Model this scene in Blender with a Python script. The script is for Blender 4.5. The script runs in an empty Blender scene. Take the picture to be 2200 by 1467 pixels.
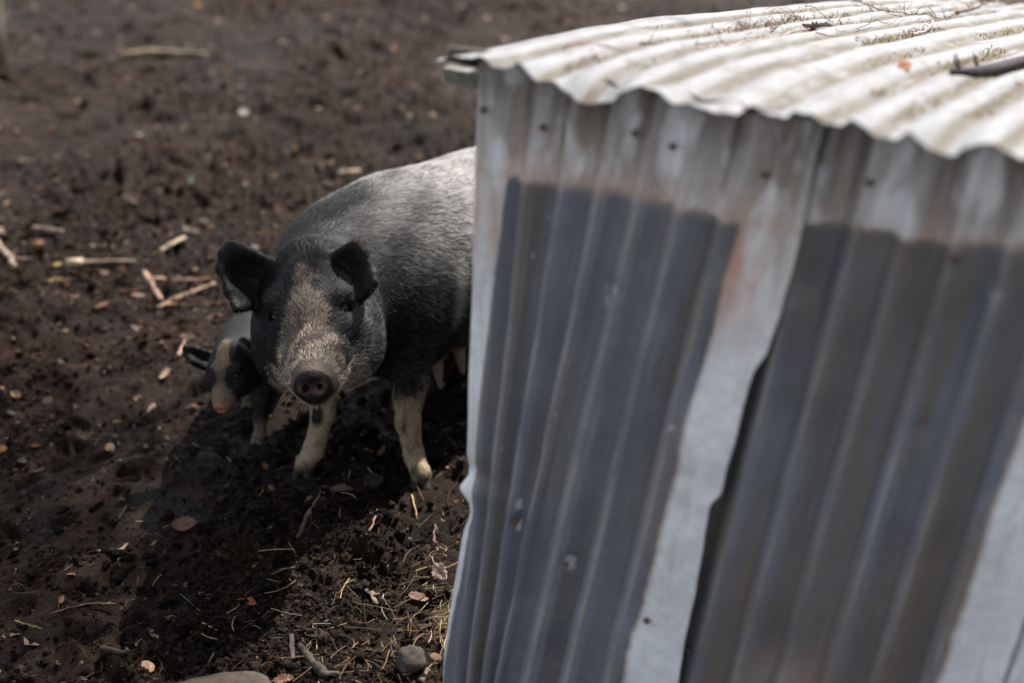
import bpy, math, random
import numpy as np
from mathutils import Vector, Matrix

random.seed(7)
RNG = np.random.default_rng(11)
SC = bpy.context.scene
COL = SC.collection

# ------------------------------------------------------------------ camera, sky, sun, exposure
CAM_H = 1.8
PITCH = math.radians(27)
FPX = 3055.0
cam_d = bpy.data.cameras.new('camera')
cam = bpy.data.objects.new('camera', cam_d)
COL.objects.link(cam)
cam.location = (0, 0, CAM_H)
cam.rotation_euler = (math.radians(90) - PITCH, 0, 0)
cam_d.sensor_width = 36
cam_d.lens = 50
cam_d.clip_start = 0.05
cam_d.clip_end = 600
cam_d.dof.use_dof = True
cam_d.dof.focus_distance = 2.88
cam_d.dof.aperture_fstop = 1.5
SC.camera = cam

SUN_EL = math.radians(50)
SUN_AZ = math.radians(34)        # clockwise from +Y (towards +X)
to_sun = Vector((math.sin(SUN_AZ) * math.cos(SUN_EL), math.cos(SUN_AZ) * math.cos(SUN_EL), math.sin(SUN_EL)))
w = bpy.data.worlds.new('World')
SC.world = w
w.use_nodes = True
nt = w.node_tree
sky = nt.nodes.new('ShaderNodeTexSky')
sky.sky_type = 'NISHITA'
sky.sun_disc = False
sky.sun_elevation = SUN_EL
sky.sun_rotation = SUN_AZ
bg = nt.nodes['Background']
hs = nt.nodes.new('ShaderNodeHueSaturation')      # thin high cloud takes most of the blue out
hs.inputs['Saturation'].default_value = 0.36
nt.links.new(sky.outputs[0], hs.inputs['Color'])
nt.links.new(hs.outputs[0], bg.inputs[0])
bg.inputs[1].default_value = 0.092
sd = bpy.data.lights.new('sun', 'SUN')
sd.energy = 4.6
sd.angle = math.radians(0.5)
sd.color = (1.0, 0.945, 0.88)
sun = bpy.data.objects.new('sun', sd)
COL.objects.link(sun)
sun.rotation_euler = to_sun.to_track_quat('Z', 'Y').to_euler()
SC.view_settings.view_transform = 'Standard'
SC.view_settings.look = 'None'
SC.view_settings.exposure = 1.6
SC.view_settings.gamma = 1.0
SC.cycles.max_bounces = 6

# ------------------------------------------------------------------ survey helpers: sight lines of the photo turned into real points
cP, sP = math.cos(PITCH), math.sin(PITCH)
CO = np.array([0, 0, CAM_H])


def ray(px, py):
    a = (px - 1100) / FPX
    b = (733.5 - py) / FPX
    return np.array([a, cP + b * sP, b * cP - sP])


def Z(px, py, z):
    r = ray(px, py)
    return CO + r * ((z - CAM_H) / r[2])


def T(px, py, t):
    return CO + ray(px, py) * t


# ------------------------------------------------------------------ noise
def _hash(ix, iy, iz, seed):
    h = (ix * 374761393 + iy * 668265263 + iz * 2147483647 + seed * 974634777) & 0xffffffff
    h = ((h ^ (h >> 13)) * 1274126177) & 0xffffffff
    h = ((h ^ (h >> 16)) * 2246822519) & 0xffffffff
    return ((h ^ (h >> 15)) & 0xffffff) / float(0xffffff)


def vnoise(x, y, z=None, seed=0):
    x = np.asarray(x, float); y = np.asarray(y, float)
    z = np.zeros_like(x) if z is None else np.asarray(z, float)
    ix, iy, iz = np.floor(x).astype(np.int64), np.floor(y).astype(np.int64), np.floor(z).astype(np.int64)
    fx, fy, fz = x - ix, y - iy, z - iz
    fx, fy, fz = [f * f * f * (f * (f * 6 - 15) + 10) for f in (fx, fy, fz)]
    r = 0
    for dx in (0, 1):
        wx = fx if dx else 1 - fx
        for dy in (0, 1):
            wy = fy if dy else 1 - fy
            for dz in (0, 1):
                wz = fz if dz else 1 - fz
                r = r + wx * wy * wz * _hash(ix + dx, iy + dy, iz + dz, seed)
    return r * 2 - 1


def fbm(x, y, z=None, oct=4, seed=0, gain=.5):
    s, a, f = 0, 1., 1.
    for o in range(oct):
        s = s + a * vnoise(np.asarray(x) * f + o * 17.3, np.asarray(y) * f - o * 9.1, None if z is None else np.asarray(z) * f + o * 3.7, seed + o)
        a *= gain; f *= 2.03
    return s


def sstep(a, b, x):
    t = np.clip((x - a) / (b - a), 0, 1)
    return t * t * (3 - 2 * t)


# ------------------------------------------------------------------ mesh / tag helpers
def mesh_from(name, V, F, mat=None, parent=None, smooth=True, vcol=None, uv=None):
    """V (n,3); F (m,k) array or list of arrays of equal-size faces"""
    me = bpy.data.meshes.new(name)
    V = np.asarray(V, np.float32)
    Fs = F if isinstance(F, list) else [F]
    Fs = [np.asarray(f, np.int32) for f in Fs if len(f)]
    loops = np.concatenate([f.ravel() for f in Fs])
    sizes = np.concatenate([np.full(len(f), f.shape[1], np.int32) for f in Fs])
    starts = np.concatenate([[0], np.cumsum(sizes)[:-1]]).astype(np.int32)
    me.vertices.add(len(V)); me.vertices.foreach_set('co', V.ravel())
    me.loops.add(len(loops)); me.loops.foreach_set('vertex_index', loops)
    me.polygons.add(len(sizes)); me.polygons.foreach_set('loop_start', starts); me.polygons.foreach_set('loop_total', sizes)
    me.polygons.foreach_set('use_smooth', np.full(len(sizes), smooth))
    me.update(calc_edges=True)
    if vcol is not None:
        ca = me.color_attributes.new('tint', 'FLOAT_COLOR', 'POINT')
        c = np.ones((len(V), 4), np.float32); c[:, :3] = vcol
        ca.data.foreach_set('color', c.ravel())
    if uv is not None:
        ul = me.uv_layers.new(name='UVMap')
        ul.data.foreach_set('uv', np.asarray(uv, np.float32)[loops].ravel())
    if mat: me.materials.append(mat)
    o = bpy.data.objects.new(name, me)
    COL.objects.link(o)
    if parent is not None:
        o.parent = parent
        o.matrix_parent_inverse = Matrix.Translation(-Vector(parent.location))
    return o


def empty(name, loc):
    o = bpy.data.objects.new(name, None)
    o.empty_display_size = .1
    o.location = tuple(float(v) for v in loc)
    COL.objects.link(o)
    return o


def tag(o, label=None, cat=None, group=None, kind=None):
    for k, v in (('label', label), ('category', cat), ('group', group), ('kind', kind)):
        if v: o[k] = v
    return o


def grid_faces(nu, nv):
    i = np.arange(nu - 1)[:, None] * nv + np.arange(nv - 1)[None, :]
    i = i.ravel()
    return np.stack([i, i + nv, i + nv + 1, i + 1], 1)


def tube(path, radii, n=8, wob=0., cap=True, seed=0, flat=1.0):
    """tapered tube along a path"""
    P = np.asarray(path, float); m = len(P)
    R = np.broadcast_to(np.asarray(radii, float), (m,))
    tan = np.gradient(P, axis=0); tan /= np.linalg.norm(tan, axis=1)[:, None] + 1e-9
    up = np.array([0.03, 0.02, 1.]); 
    if abs(tan[0] @ up) > .9: up = np.array([1., .1, 0])
    V = []
    rr = np.random.default_rng(seed)
    for i in range(m):
        s = np.cross(tan[i], up); s /= np.linalg.norm(s) + 1e-9
        u = np.cross(s, tan[i])
        for k in range(n):
            a = 2 * math.pi * k / n
            q = R[i] * (1 + wob * (rr.random() - .5) * 2)
            V.append(P[i] + q * (math.cos(a) * s + math.sin(a) * u * flat))
    V = list(V)
    F = [[i * n + k, (i + 1) * n + k, (i + 1) * n + (k + 1) % n, i * n + (k + 1) % n] for i in range(m - 1) for k in range(n)]
    F3 = []
    if cap:
        a = len(V); V.append(P[0]); V.append(P[-1])
        F3 = [[a, k, (k + 1) % n] for k in range(n)] + [[a + 1, (m - 1) * n + (k + 1) % n, (m - 1) * n + k] for k in range(n)]
    return np.array(V), np.array(F), np.array(F3).reshape(-1, 3).astype(int)


class Batch:
    def __init__(s): s.V = []; s.Q = []; s.Tr = []; s.C = []; s.n = 0
    def add(s, V, Q=None, Tr=None, col=(1, 1, 1)):
        V = np.asarray(V)
        s.V.append(V)
        if Q is not None and len(Q): s.Q.append(np.asarray(Q) + s.n)
        if Tr is not None and len(Tr): s.Tr.append(np.asarray(Tr) + s.n)
        s.C.append(np.broadcast_to(np.asarray(col, float), (len(V), 3)))
        s.n += len(V)
    def build(s, name, mat, parent=None, smooth=True):
        F = []
        if s.Q: F.append(np.concatenate(s.Q))
        if s.Tr: F.append(np.concatenate(s.Tr))
        return mesh_from(name, np.concatenate(s.V), F, mat, parent, smooth, vcol=np.concatenate(s.C))


# ------------------------------------------------------------------ materials
class NT:
    def __init__(s, name):
        s.m = bpy.data.materials.new(name); s.m.use_nodes = True
        s.t = s.m.node_tree; s.b = s.t.nodes['Principled BSDF']; s.out = s.t.nodes['Material Output']
    def n(s, typ, **kw):
        nd = s.t.nodes.new('ShaderNode' + typ)
        for k, v in kw.items():
            if k.startswith('i_'):
                key = k[2:]
                key = int(key) if key.isdigit() else key.replace('_', ' ')
                s.set(nd.inputs[key], v)
            else: setattr(nd, k, v)
        return nd
    def set(s, sock, v):
        if isinstance(v, bpy.types.NodeSocket): s.t.links.new(v, sock)
        elif isinstance(v, tuple) and len(v) == 3 and sock.type == 'RGBA': sock.default_value = (*v, 1)
        else: sock.default_value = v
    def noise(s, scale, detail=4, rough=.55, vec=None, dist=0.):
        nd = s.n('TexNoise', i_Scale=scale, i_Detail=detail, i_Roughness=rough, i_Distortion=dist)
        if vec is not None: s.set(nd.inputs['Vector'], vec)
        return nd.outputs['Fac']
    def ramp(s, fac, stops, interp='LINEAR'):
        nd = s.n('ValToRGB'); s.set(nd.inputs[0], fac); cr = nd.color_ramp; cr.interpolation = interp
        while len(cr.elements) < len(stops): cr.elements.new(.5)
        for e, (p, c) in zip(cr.elements, stops):
            e.position = p; e.color = (*c, 1) if isinstance(c, tuple) else (c, c, c, 1)
        return nd.outputs[0]
    def mix(s, f, a, b, mode='MIX'):
        nd = s.n('Mix', data_type='RGBA', blend_type=mode)
        s.set(nd.inputs[0], f); s.set(nd.inputs[6], a); s.set(nd.inputs[7], b)
        return nd.outputs[2]
    def math(s, op, a, b=0., clamp=False):
        nd = s.n('Math', operation=op); nd.use_clamp = clamp
        s.set(nd.inputs[0], a); s.set(nd.inputs[1], b)
        return nd.outputs[0]
    def map(s, vec, scale=(1, 1, 1)):
        nd = s.n('Mapping'); s.set(nd.inputs[0], vec); nd.inputs['Scale'].default_value = scale
        return nd.outputs[0]
    def obj(s): return s.n('TexCoord').outputs['Object']
    def uv(s): return s.n('TexCoord').outputs['UV']
    def attr(s, name='tint'): return s.n('Attribute', attribute_name=name).outputs['Color']
    def bump(s, h, dist=.01, strength=1.):
        nd = s.n('Bump', i_Strength=strength, i_Distance=dist, i_Height=h)
        s.set(s.b.inputs['Normal'], nd.outputs[0])
    def base(s, c=None, rough=None, spec=None, metal=None):
        if c is not None: s.set(s.b.inputs['Base Color'], c)
        if rough is not None: s.set(s.b.inputs['Roughness'], rough)
        if spec is not None: s.set(s.b.inputs['Specular IOR Level'], spec)
        if metal is not None: s.set(s.b.inputs['Metallic'], metal)
        return s.m


def mat_mud():
    k = NT('wet_mud')
    o = k.obj()
    n1 = k.noise(1.1, 5, .6, o); n2 = k.noise(9, 6, .65, o); n3 = k.noise(60, 5, .7, o); n4 = k.noise(240, 3, .7, o)
    c = k.ramp(n2, [(.30, (.004, .0027, .0020)), (.52, (.013, .0080, .0050)), (.72, (.034, .0205, .0130))])
    c2 = k.ramp(n3, [(.36, (.003, .0020, .0015)), (.56, (.013, .0080, .0050)), (.70, (.044, .027, .017))])
    c = k.mix(.55, c, c2)
    far = k.ramp(n1, [(.35, (.78, .72, .66)), (.65, (1.6, 1.27, 1.03))])
    c = k.mix(1., c, far, 'MULTIPLY')
    rg = k.ramp(n3, [(.3, .42), (.65, .85)])
    h = k.math('ADD', k.math('MULTIPLY', n3, .6), k.math('MULTIPLY', n4, .3))
    k.bump(h, .02, .9)
    return k.base(c, rg, .10)


def mat_tint(name, rough=.8, spec=.3, nscale=40, namp=.35, bump=.004, trans=0.):
    k = NT(name)
    o = k.obj(); n = k.noise(nscale, 4, .6, o)
    c = k.mix(1., k.attr(), k.ramp(n, [(.3, 1 - namp), (.7, 1 + namp)]), 'MULTIPLY')
    if bump: k.bump(n, bump, .7)
    k.base(c, rough, spec)
    if trans:
        tr = k.n('BsdfTranslucent'); k.set(tr.inputs[0], c)
        mx = k.n('MixShader'); mx.inputs[0].default_value = trans
        k.t.links.new(k.b.outputs[0], mx.inputs[1]); k.t.links.new(tr.outputs[0], mx.inputs[2])
        k.t.links.new(mx.outputs[0], k.out.inputs['Surface'])
    return k.m


M_mud = mat_mud()
M_clod = mat_tint('mud_lump', .8, .05, 110, .6, .012)
M_leaf = mat_tint('dead_leaf', .65, .3, 60, .3, .002, .25)
M_wood = mat_tint('weathered_wood', .8, .2, 70, .4, .004)
M_stone = mat_tint('rough_stone', .85, .25, 45, .45, .006)
M_straw = mat_tint('straw', .5, .4, 40, .25, 0, .2)
M_moss = mat_tint('moss', .9, .1, 120, .4, 0, .2)
M_skin = mat_tint('pig_skin', .6, .18, 160, .35, .003)
M_hair = mat_tint('pig_hair', .5, .16, 30, .1, 0, .15)
k = NT('pig_eye'); M_eye = k.base((.012, .007, .005), .12, .35)
k = NT('wet_snout'); o_ = k.obj(); n_ = k.noise(190, 5, .7, o_); n2_ = k.noise(55, 3, .6, o_)
k.bump(n_, .004, .8)
M_snout = k.base(k.mix(k.ramp(n2_, [(.45, 0.), (.62, 1.)]), (.016, .011, .010), (.12, .055, .045)), k.ramp(n_, [(.35, .22), (.65, .6)]), .6)
k = NT('dark_void'); M_dark = k.base((.008, .007, .006), .9, .1)

# =================================================================== GROUND
HOOVES = [Z(910, 1062, 0), Z(650, 1042, 0), Z(552, 968, 0)]


_r = np.random.default_rng(404)
PRINTS = [(_r.uniform(-1.6, .1), _r.uniform(2.0, 4.2), _r.uniform(0, 6.28), _r.uniform(.022, .034)) for _ in range(85)] + [(_r.uniform(-2.2, 1.2), _r.uniform(4.0, 7.0), _r.uniform(0, 6.28), _r.uniform(.03, .05)) for _ in range(60)]


def prints(x, y):
    z = np.zeros(np.shape(x)); xf, yf, zf = np.ravel(x), np.ravel(y), z.ravel()
    for (px, py, a, s) in PRINTS:
        m = np.nonzero((np.abs(xf - px) < 3 * s) & (np.abs(yf - py) < 3 * s))[0]
        if not len(m): continue
        c, q = math.cos(a), math.sin(a); u = ((xf[m] - px) * c + (yf[m] - py) * q) / s; v = (-(xf[m] - px) * q + (yf[m] - py) * c) / s
        hole = np.maximum(np.exp(-(u / 1.1) ** 4 - ((v - .52) / .42) ** 4), np.exp(-(u / 1.1) ** 4 - ((v + .52) / .42) ** 4))
        rim = np.exp(-((np.hypot(u, v) - 1.55) / .35) ** 2)
        zf[m] += s * (-.75 * hole + .22 * rim)
    return zf.reshape(np.shape(x))


def ground_z(x, y):
    x = np.asarray(x, float); y = np.asarray(y, float)
    wx = x + .06 * fbm(x * 5, y * 5, oct=2, seed=50); wy = y + .06 * fbm(x * 5, y * 5, oct=2, seed=60)
    big = .029 * fbm(wx * 1.7, wy * 1.7, oct=3, seed=3)
    r = 1 - np.abs(fbm(wx * 9, wy * 9, oct=3, seed=21)) * 1.6
    lump = .015 * r + .016 * fbm(wx * 15, wy * 15, oct=3, seed=31, gain=.6)
    fine = .012 * np.abs(fbm(wx * 42, wy * 42, oct=3, seed=41, gain=.7))
    rough = .32 + .85 * sstep(-.35, .45, fbm(x * 1.5, y * 1.5, oct=2, seed=77))
    z = big + (lump + fine) * rough - .012
    wetp = np.exp(-(((x + .80) / .14) ** 2 + ((y - 2.72) / .09) ** 2) ** 2)      # trodden smooth patch
    z = z * (1 - .8 * wetp) + prints(x, y)
    for h in HOOVES:
        d = np.hypot(x - h[0], y - h[1])
        z = z * (.25 + .75 * sstep(.02, .16, d)) + .013 * np.exp(-(d / .05) ** 2)
    z = z * np.where(y > 9, np.clip(1 - (y - 9) / 40, .2, 1), 1)
    return z


def graded(lo, hi, start, stop, fine, grow=1.12, maxs=40.):
    a = list(np.arange(start, stop, fine))
    s = fine; p = a[-1]; up = []
    while p < hi:
        s = min(s * grow, maxs); p += s; up.append(p)
    s = fine; p = a[0]; dn = []
    while p > lo:
        s = min(s * grow, maxs); p -= s; dn.append(p)
    return np.array(dn[::-1] + a + up)


ys = [1.5]
s_ = .0065
while ys[-1] < 300:
    yv = ys[-1]
    st = .0062 * max(1, (yv / 3.0)) ** 1.6 if yv < 9 else min(ys[-1] - ys[-2], 9) * 1.09
    ys.append(yv + st)
ys = np.array(list(1.5 - np.cumsum([.05 * 1.25 ** i for i in range(24)]))[::-1] + ys)
xs = graded(-250, 250, -1.35, .15, .0062, 1.012, 9.)
gx, gy = np.meshgrid(xs, ys, indexing='ij')
gz = ground_z(gx, gy)
ground = mesh_from('ground', np.stack([gx, gy, gz], -1).reshape(-1, 3), grid_faces(len(xs), len(ys)), M_mud)
tag(ground, kind='structure')
print('ground', len(xs), len(ys))


def GP(px, py, dz=0.):
    p = Z(px, py, 0.)
    for _ in range(3):
        z = float(ground_z(p[0], p[1])); p = Z(px, py, z)
    p[2] += dz
    return p


# =================================================================== HUT
BK = np.array([.5583, .8297, 0.])           # away from the eave
E0 = Z(998, 128, 1.2266)
E1 = Z(2200, 335, 1.2266)
ED = (E1 - E0) / np.linalg.norm(E1 - E0)    # along the eave
BK = np.array([-ED[1], ED[0], 0.])
print('eave', E0, ED)
hut = empty('animal_hut', (float(E0[0] + .9 * ED[0] + .8 * BK[0]), float(E0[1] + .9 * ED[1] + .8 * BK[1]), 0))
tag(hut, 'low corrugated iron pig hut with faded blue-grey painted wall sheets and pale weathered roof', 'hut')
ROOF_L, ROOF_D = 2.05, 2.5


def roof_z(d):
    return np.interp(d, [-.1, 0, .053, .16, .277, .489, .716, .958, 1.327, 1.823, 2.8], [1.232, 1.229, 1.226, 1.214, 1.198, 1.168, 1.133, 1.093, 1.028, .937, .76])


# --- roof sheet: standard small-wave corrugated iron, ragged lower edge
ne, nd = 760, 120
ee = np.linspace(-.040, ROOF_L, ne)
PITCHC = .0785

def wave_phase(e):
    e = np.asarray(e, float)
    return (e - .075) / PITCHC + .30 * fbm(e * 5.5, e * 0 + 3.3, oct=2, seed=66)


ph = wave_phase(ee)                    # lobe (low point) where ph is an integer
lobe = .5 + .5 * np.cos(2 * math.pi * ph)    # 1 in a valley
lobe_id = np.round(ph).astype(int)
rr = np.random.default_rng(5)
lobe_ext = {i: rr.uniform(-.022, .022) for i in range(-3, 40)}
lobe_ext[0] = .012; lobe_ext[1] = .018; lobe_ext[2] = .022; lobe_ext[3] = -.014; lobe_ext[4] = .0; lobe_ext[5] = .012; lobe_ext[8] = .02
ext = np.array([lobe_ext.get(i, 0) for i in lobe_id])
ext = np.convolve(np.pad(ext, 4, mode='edge'), np.ones(9) / 9, 'valid')
broad = 1 - (1 - lobe) ** 2.6
edge = -.014 - .35 * ext + .006 * fbm(ee * 38, ee * 0 + 2, oct=3, seed=9)
dd = np.linspace(0, 1, nd) ** 1.25
E, Dn = np.meshgrid(ee, dd, indexing='ij')
D_ = edge[:, None] + (ROOF_D - edge[:, None]) * Dn
amp = .0066 * (1 - .35 * sstep(.16, .0, E)) * (1 + .12 * fbm(E * 3, D_ * 3, oct=2, seed=4))
amp = amp * np.where(E < -.0, .6, 1)
# the eave end is beaten down at each valley
droop = -.0055 * np.exp(-np.maximum(D_ - edge[:, None], 0) / .035) * broad[:, None]
sag = -.012 * np.exp(-((E - .42) / .12) ** 2) * np.exp(-D_ / .3) + .006 * fbm(E * 2.2, D_ * 2.2, oct=3, seed=8)
Zr = roof_z(D_) + amp * (-np.cos(2 * math.pi * ph))[:, None] + droop + sag
# the lip is beaten and bent: heights surveyed along it
LIP = [(968, 119), (1011, 125), (1034, 121), (1043, 125), (1063, 145), (1104, 142), (1118, 130), (1156, 174), (1185, 177), (1240, 217), (1272, 223), (1318, 220), (1330, 200), (1374, 186), (1411, 206), (1440, 229), (1481, 223), (1504, 226), (1539, 244), (1585, 249), (1617, 223), (1643, 244), (1692, 255), (1704, 239), (1748, 239), (1765, 258), (1806, 273), (1829, 255), (1881, 293), (1927, 304), (1948, 284), (1997, 325), (2055, 339), (2072, 322), (2130, 316), (2154, 334), (2194, 348)]
lq = []
for q in LIP:
    r_ = ray(*q); t_ = ((E0 - BK * .014 - CO) @ BK) / (r_ @ BK); p_ = CO + r_ * t_
    lq.append(((p_ - E0) @ ED, p_[2]))
lq = np.array(sorted(lq, key=lambda q: q[0]))
lipz = np.interp(ee, lq[:, 0], lq[:, 1])
wave_lip = roof_z(0) + .0066 * (-np.cos(2 * math.pi * ph))
lipz = np.where(ee > lq[-1, 0], wave_lip - .008, lipz)
lipz = np.convolve(np.pad(lipz, 1, mode='edge'), np.ones(3) / 3, 'valid') + .0012 * fbm(ee * 60, ee * 0 + 5, oct=2, seed=14)
print('lip range', (lipz - wave_lip).min(), (lipz - wave_lip).max())
bl = np.exp(-(np.maximum(D_ - edge[:, None], 0) / .045) ** 1.3)
Zr = Zr * (1 - bl) + (lipz[:, None] + (roof_z(D_) - roof_z(0)) * .5) * bl
# second sheet laps over the first
Zr += .004 * sstep(.655, .662, E)
Zr -= .010 * sstep(-.01, -.034, E)
P = E0[None, None, :2] + E[..., None] * ED[:2] + D_[..., None] * BK[:2]
VR = np.concatenate([P, Zr[..., None]], -1).reshape(-1, 3)
k = NT('weathered_roof_iron')
uv = k.uv()
n1 = k.noise(2.2, 5, .6, k.map(uv, (3, 1, 1))); n2 = k.noise(26, 5, .65, k.map(uv, (1.6, .5, 1))); n3 = k.noise(34, 5, .7, k.map(uv, (1, .22, 1)))
sep = k.n('SeparateXYZ'); k.set(sep.inputs[0], uv)
c = k.ramp(n2, [(.3, (.11, .112, .118)), (.5, (.165, .168, .176)), (.7, (.21, .214, .225))])
c = k.mix(k.ramp(n1, [(.54, 0.), (.72, .45)]), c, (.15, .12, .095))
# valley dirt: lichen green-brown in the wave bottoms
wv = k.math('COSINE', k.math('MULTIPLY', k.math('SUBTRACT', sep.outputs[0], .075), 2 * math.pi / PITCHC))
dirt = k.math('MULTIPLY', k.ramp(k.math('COSINE', k.math('MULTIPLY', k.math('SUBTRACT', sep.outputs[0], .075 - .007), 2 * math.pi / PITCHC)), [(.25, 0.), (.85, 1.)]), k.ramp(n3, [(.32, .2), (.50, 1.)]))
c = k.mix(k.math('MULTIPLY', dirt, .95), c, (.055, .043, .024))
spk = k.noise(140, 3, .6, uv)
c = k.mix(k.ramp(k.noise(20, 6, .7, k.map(uv, (1, .6, 1))), [(.52, 0.), (.66, .6)]), c, (.085, .075, .062))
c = k.mix(k.ramp(spk, [(.62, 0.), (.70, .7)]), c, (.16, .11, .07))
k.bump(k.math('ADD', k.math('MULTIPLY', n2, .5), k.math('MULTIPLY', spk, .3)), .004, .5)
M_roof = k.base(c, k.ramp(n2, [(.3, .6), (.7, .8)]), .2, .0)
roof = mesh_from('roof_sheet', VR, grid_faces(ne, nd), M_roof, hut, uv=np.stack([(ph[:, None] * PITCHC + .075 + 0 * E).ravel(), D_.ravel()], 1))
so = roof.modifiers.new('thick', 'SOLIDIFY'); so.thickness = .0016; so.offset = -1

# --- wall frame: vertical wall a little behind the eave
WT = 1.204
q0 = E0 + BK * .045
n_ = np.cross(ray(1035, 170), ray(1035, 171))
WL = q0 + ED * ((n_ @ (CO - q0)) / (n_ @ ED)); WL[2] = WT
NRM = -BK
LEAN = .055


def wall_e(p1, p2):
    """top and foot of the sheet line seen through two sight lines"""
    n = np.cross(ray(*p1), ray(*p2)); n /= np.linalg.norm(n)
    et = (n @ (CO - WL)) / (n @ ED)
    f = WL * [1, 1, 0] + NRM * LEAN
    eb = (n @ (CO - f)) / (n @ ED)
    return et, eb


KEY = [wall_e(*q) for q in [((1035, 170), (1036, 960)), ((1139, 387), (1024, 1414)), ((1318, 459), (1087, 1462)), ((1600, 460), (1340, 1467)), ((1750, 400), (1480, 1467)), ((2200, 880), (2010, 1467))]]
print('wall keys', [tuple(np.round(q, 3)) for q in KEY])
KT = np.array([q[0] for q in KEY] + [2.0]); KB = np.array([q[1] for q in KEY] + [2.0 + KEY[-1][1] - KEY[-1][0]])
KB[0] = KT[0] - .02


KV = .60


def wall_pt(e, v, out=0.):
    """e metres along the top, v 0 (top) .. 1 (foot)"""
    e = np.asarray(e, float); v = np.asarray(v, float)
    eb = np.interp(e, KT, KB)
    kink = sstep(.60, .95, v) * -.042 * np.exp(-np.maximum(e, 0) / .05) + .012 * np.exp(-((v - KV - .03) / .03) ** 2) * np.exp(-np.maximum(e, 0) / .03) - .013 * np.maximum(0, 1 - np.abs(v - KV + .004) / .018) * np.exp(-np.maximum(e, 0) / .006)
    x = e + (eb - e) * v + kink
    o = LEAN * v + out
    P = WL[None, :2] + x.reshape(-1, 1) * ED[:2] + o.reshape(-1, 1) * NRM[:2]
    return np.concatenate([P, (WT * (1 - v)).reshape(-1, 1)], 1)


def wall_uv(px, py):
    """inverse of wall_pt"""
    r = ray(px, py)
    # plane through top line and foot line
    A = WL; B = WL * [1, 1, 0] + NRM * LEAN
    n = np.cross(ED, B - A); t = (n @ (A - CO)) / (n @ r); p = CO + r * t
    v = (WT - p[2]) / WT
    x = (p - WL) @ ED
    es = np.linspace(-.1, 2, 4000); xx = es + (np.interp(es, KT, KB) - es) * v
    return float(np.interp(x, xx, es)), float(v)


pts = {n: wall_uv(*q) for n, q in dict(pl0=(1092, 370), pl1=(1062, 700), pl2=(1045, 1000), ptr=(1590, 462), p2a=(1745, 478), p2b=(2180, 545), d0=(2200, 880), d1=(2010, 1467), fold=(1036, 965)).items()}
print({a: tuple(np.round(b, 3)) for a, b in pts.items()})


CHIPS = [(*wall_uv(x, y), q) for x, y, q in ((1310, 640, .007), (1123, 1078, .010), (1120, 1122, .009), (1228, 1203, .011), (1204, 880, .004), (1330, 612, .006), (1150, 545, .004), (1455, 905, .005))]


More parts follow.
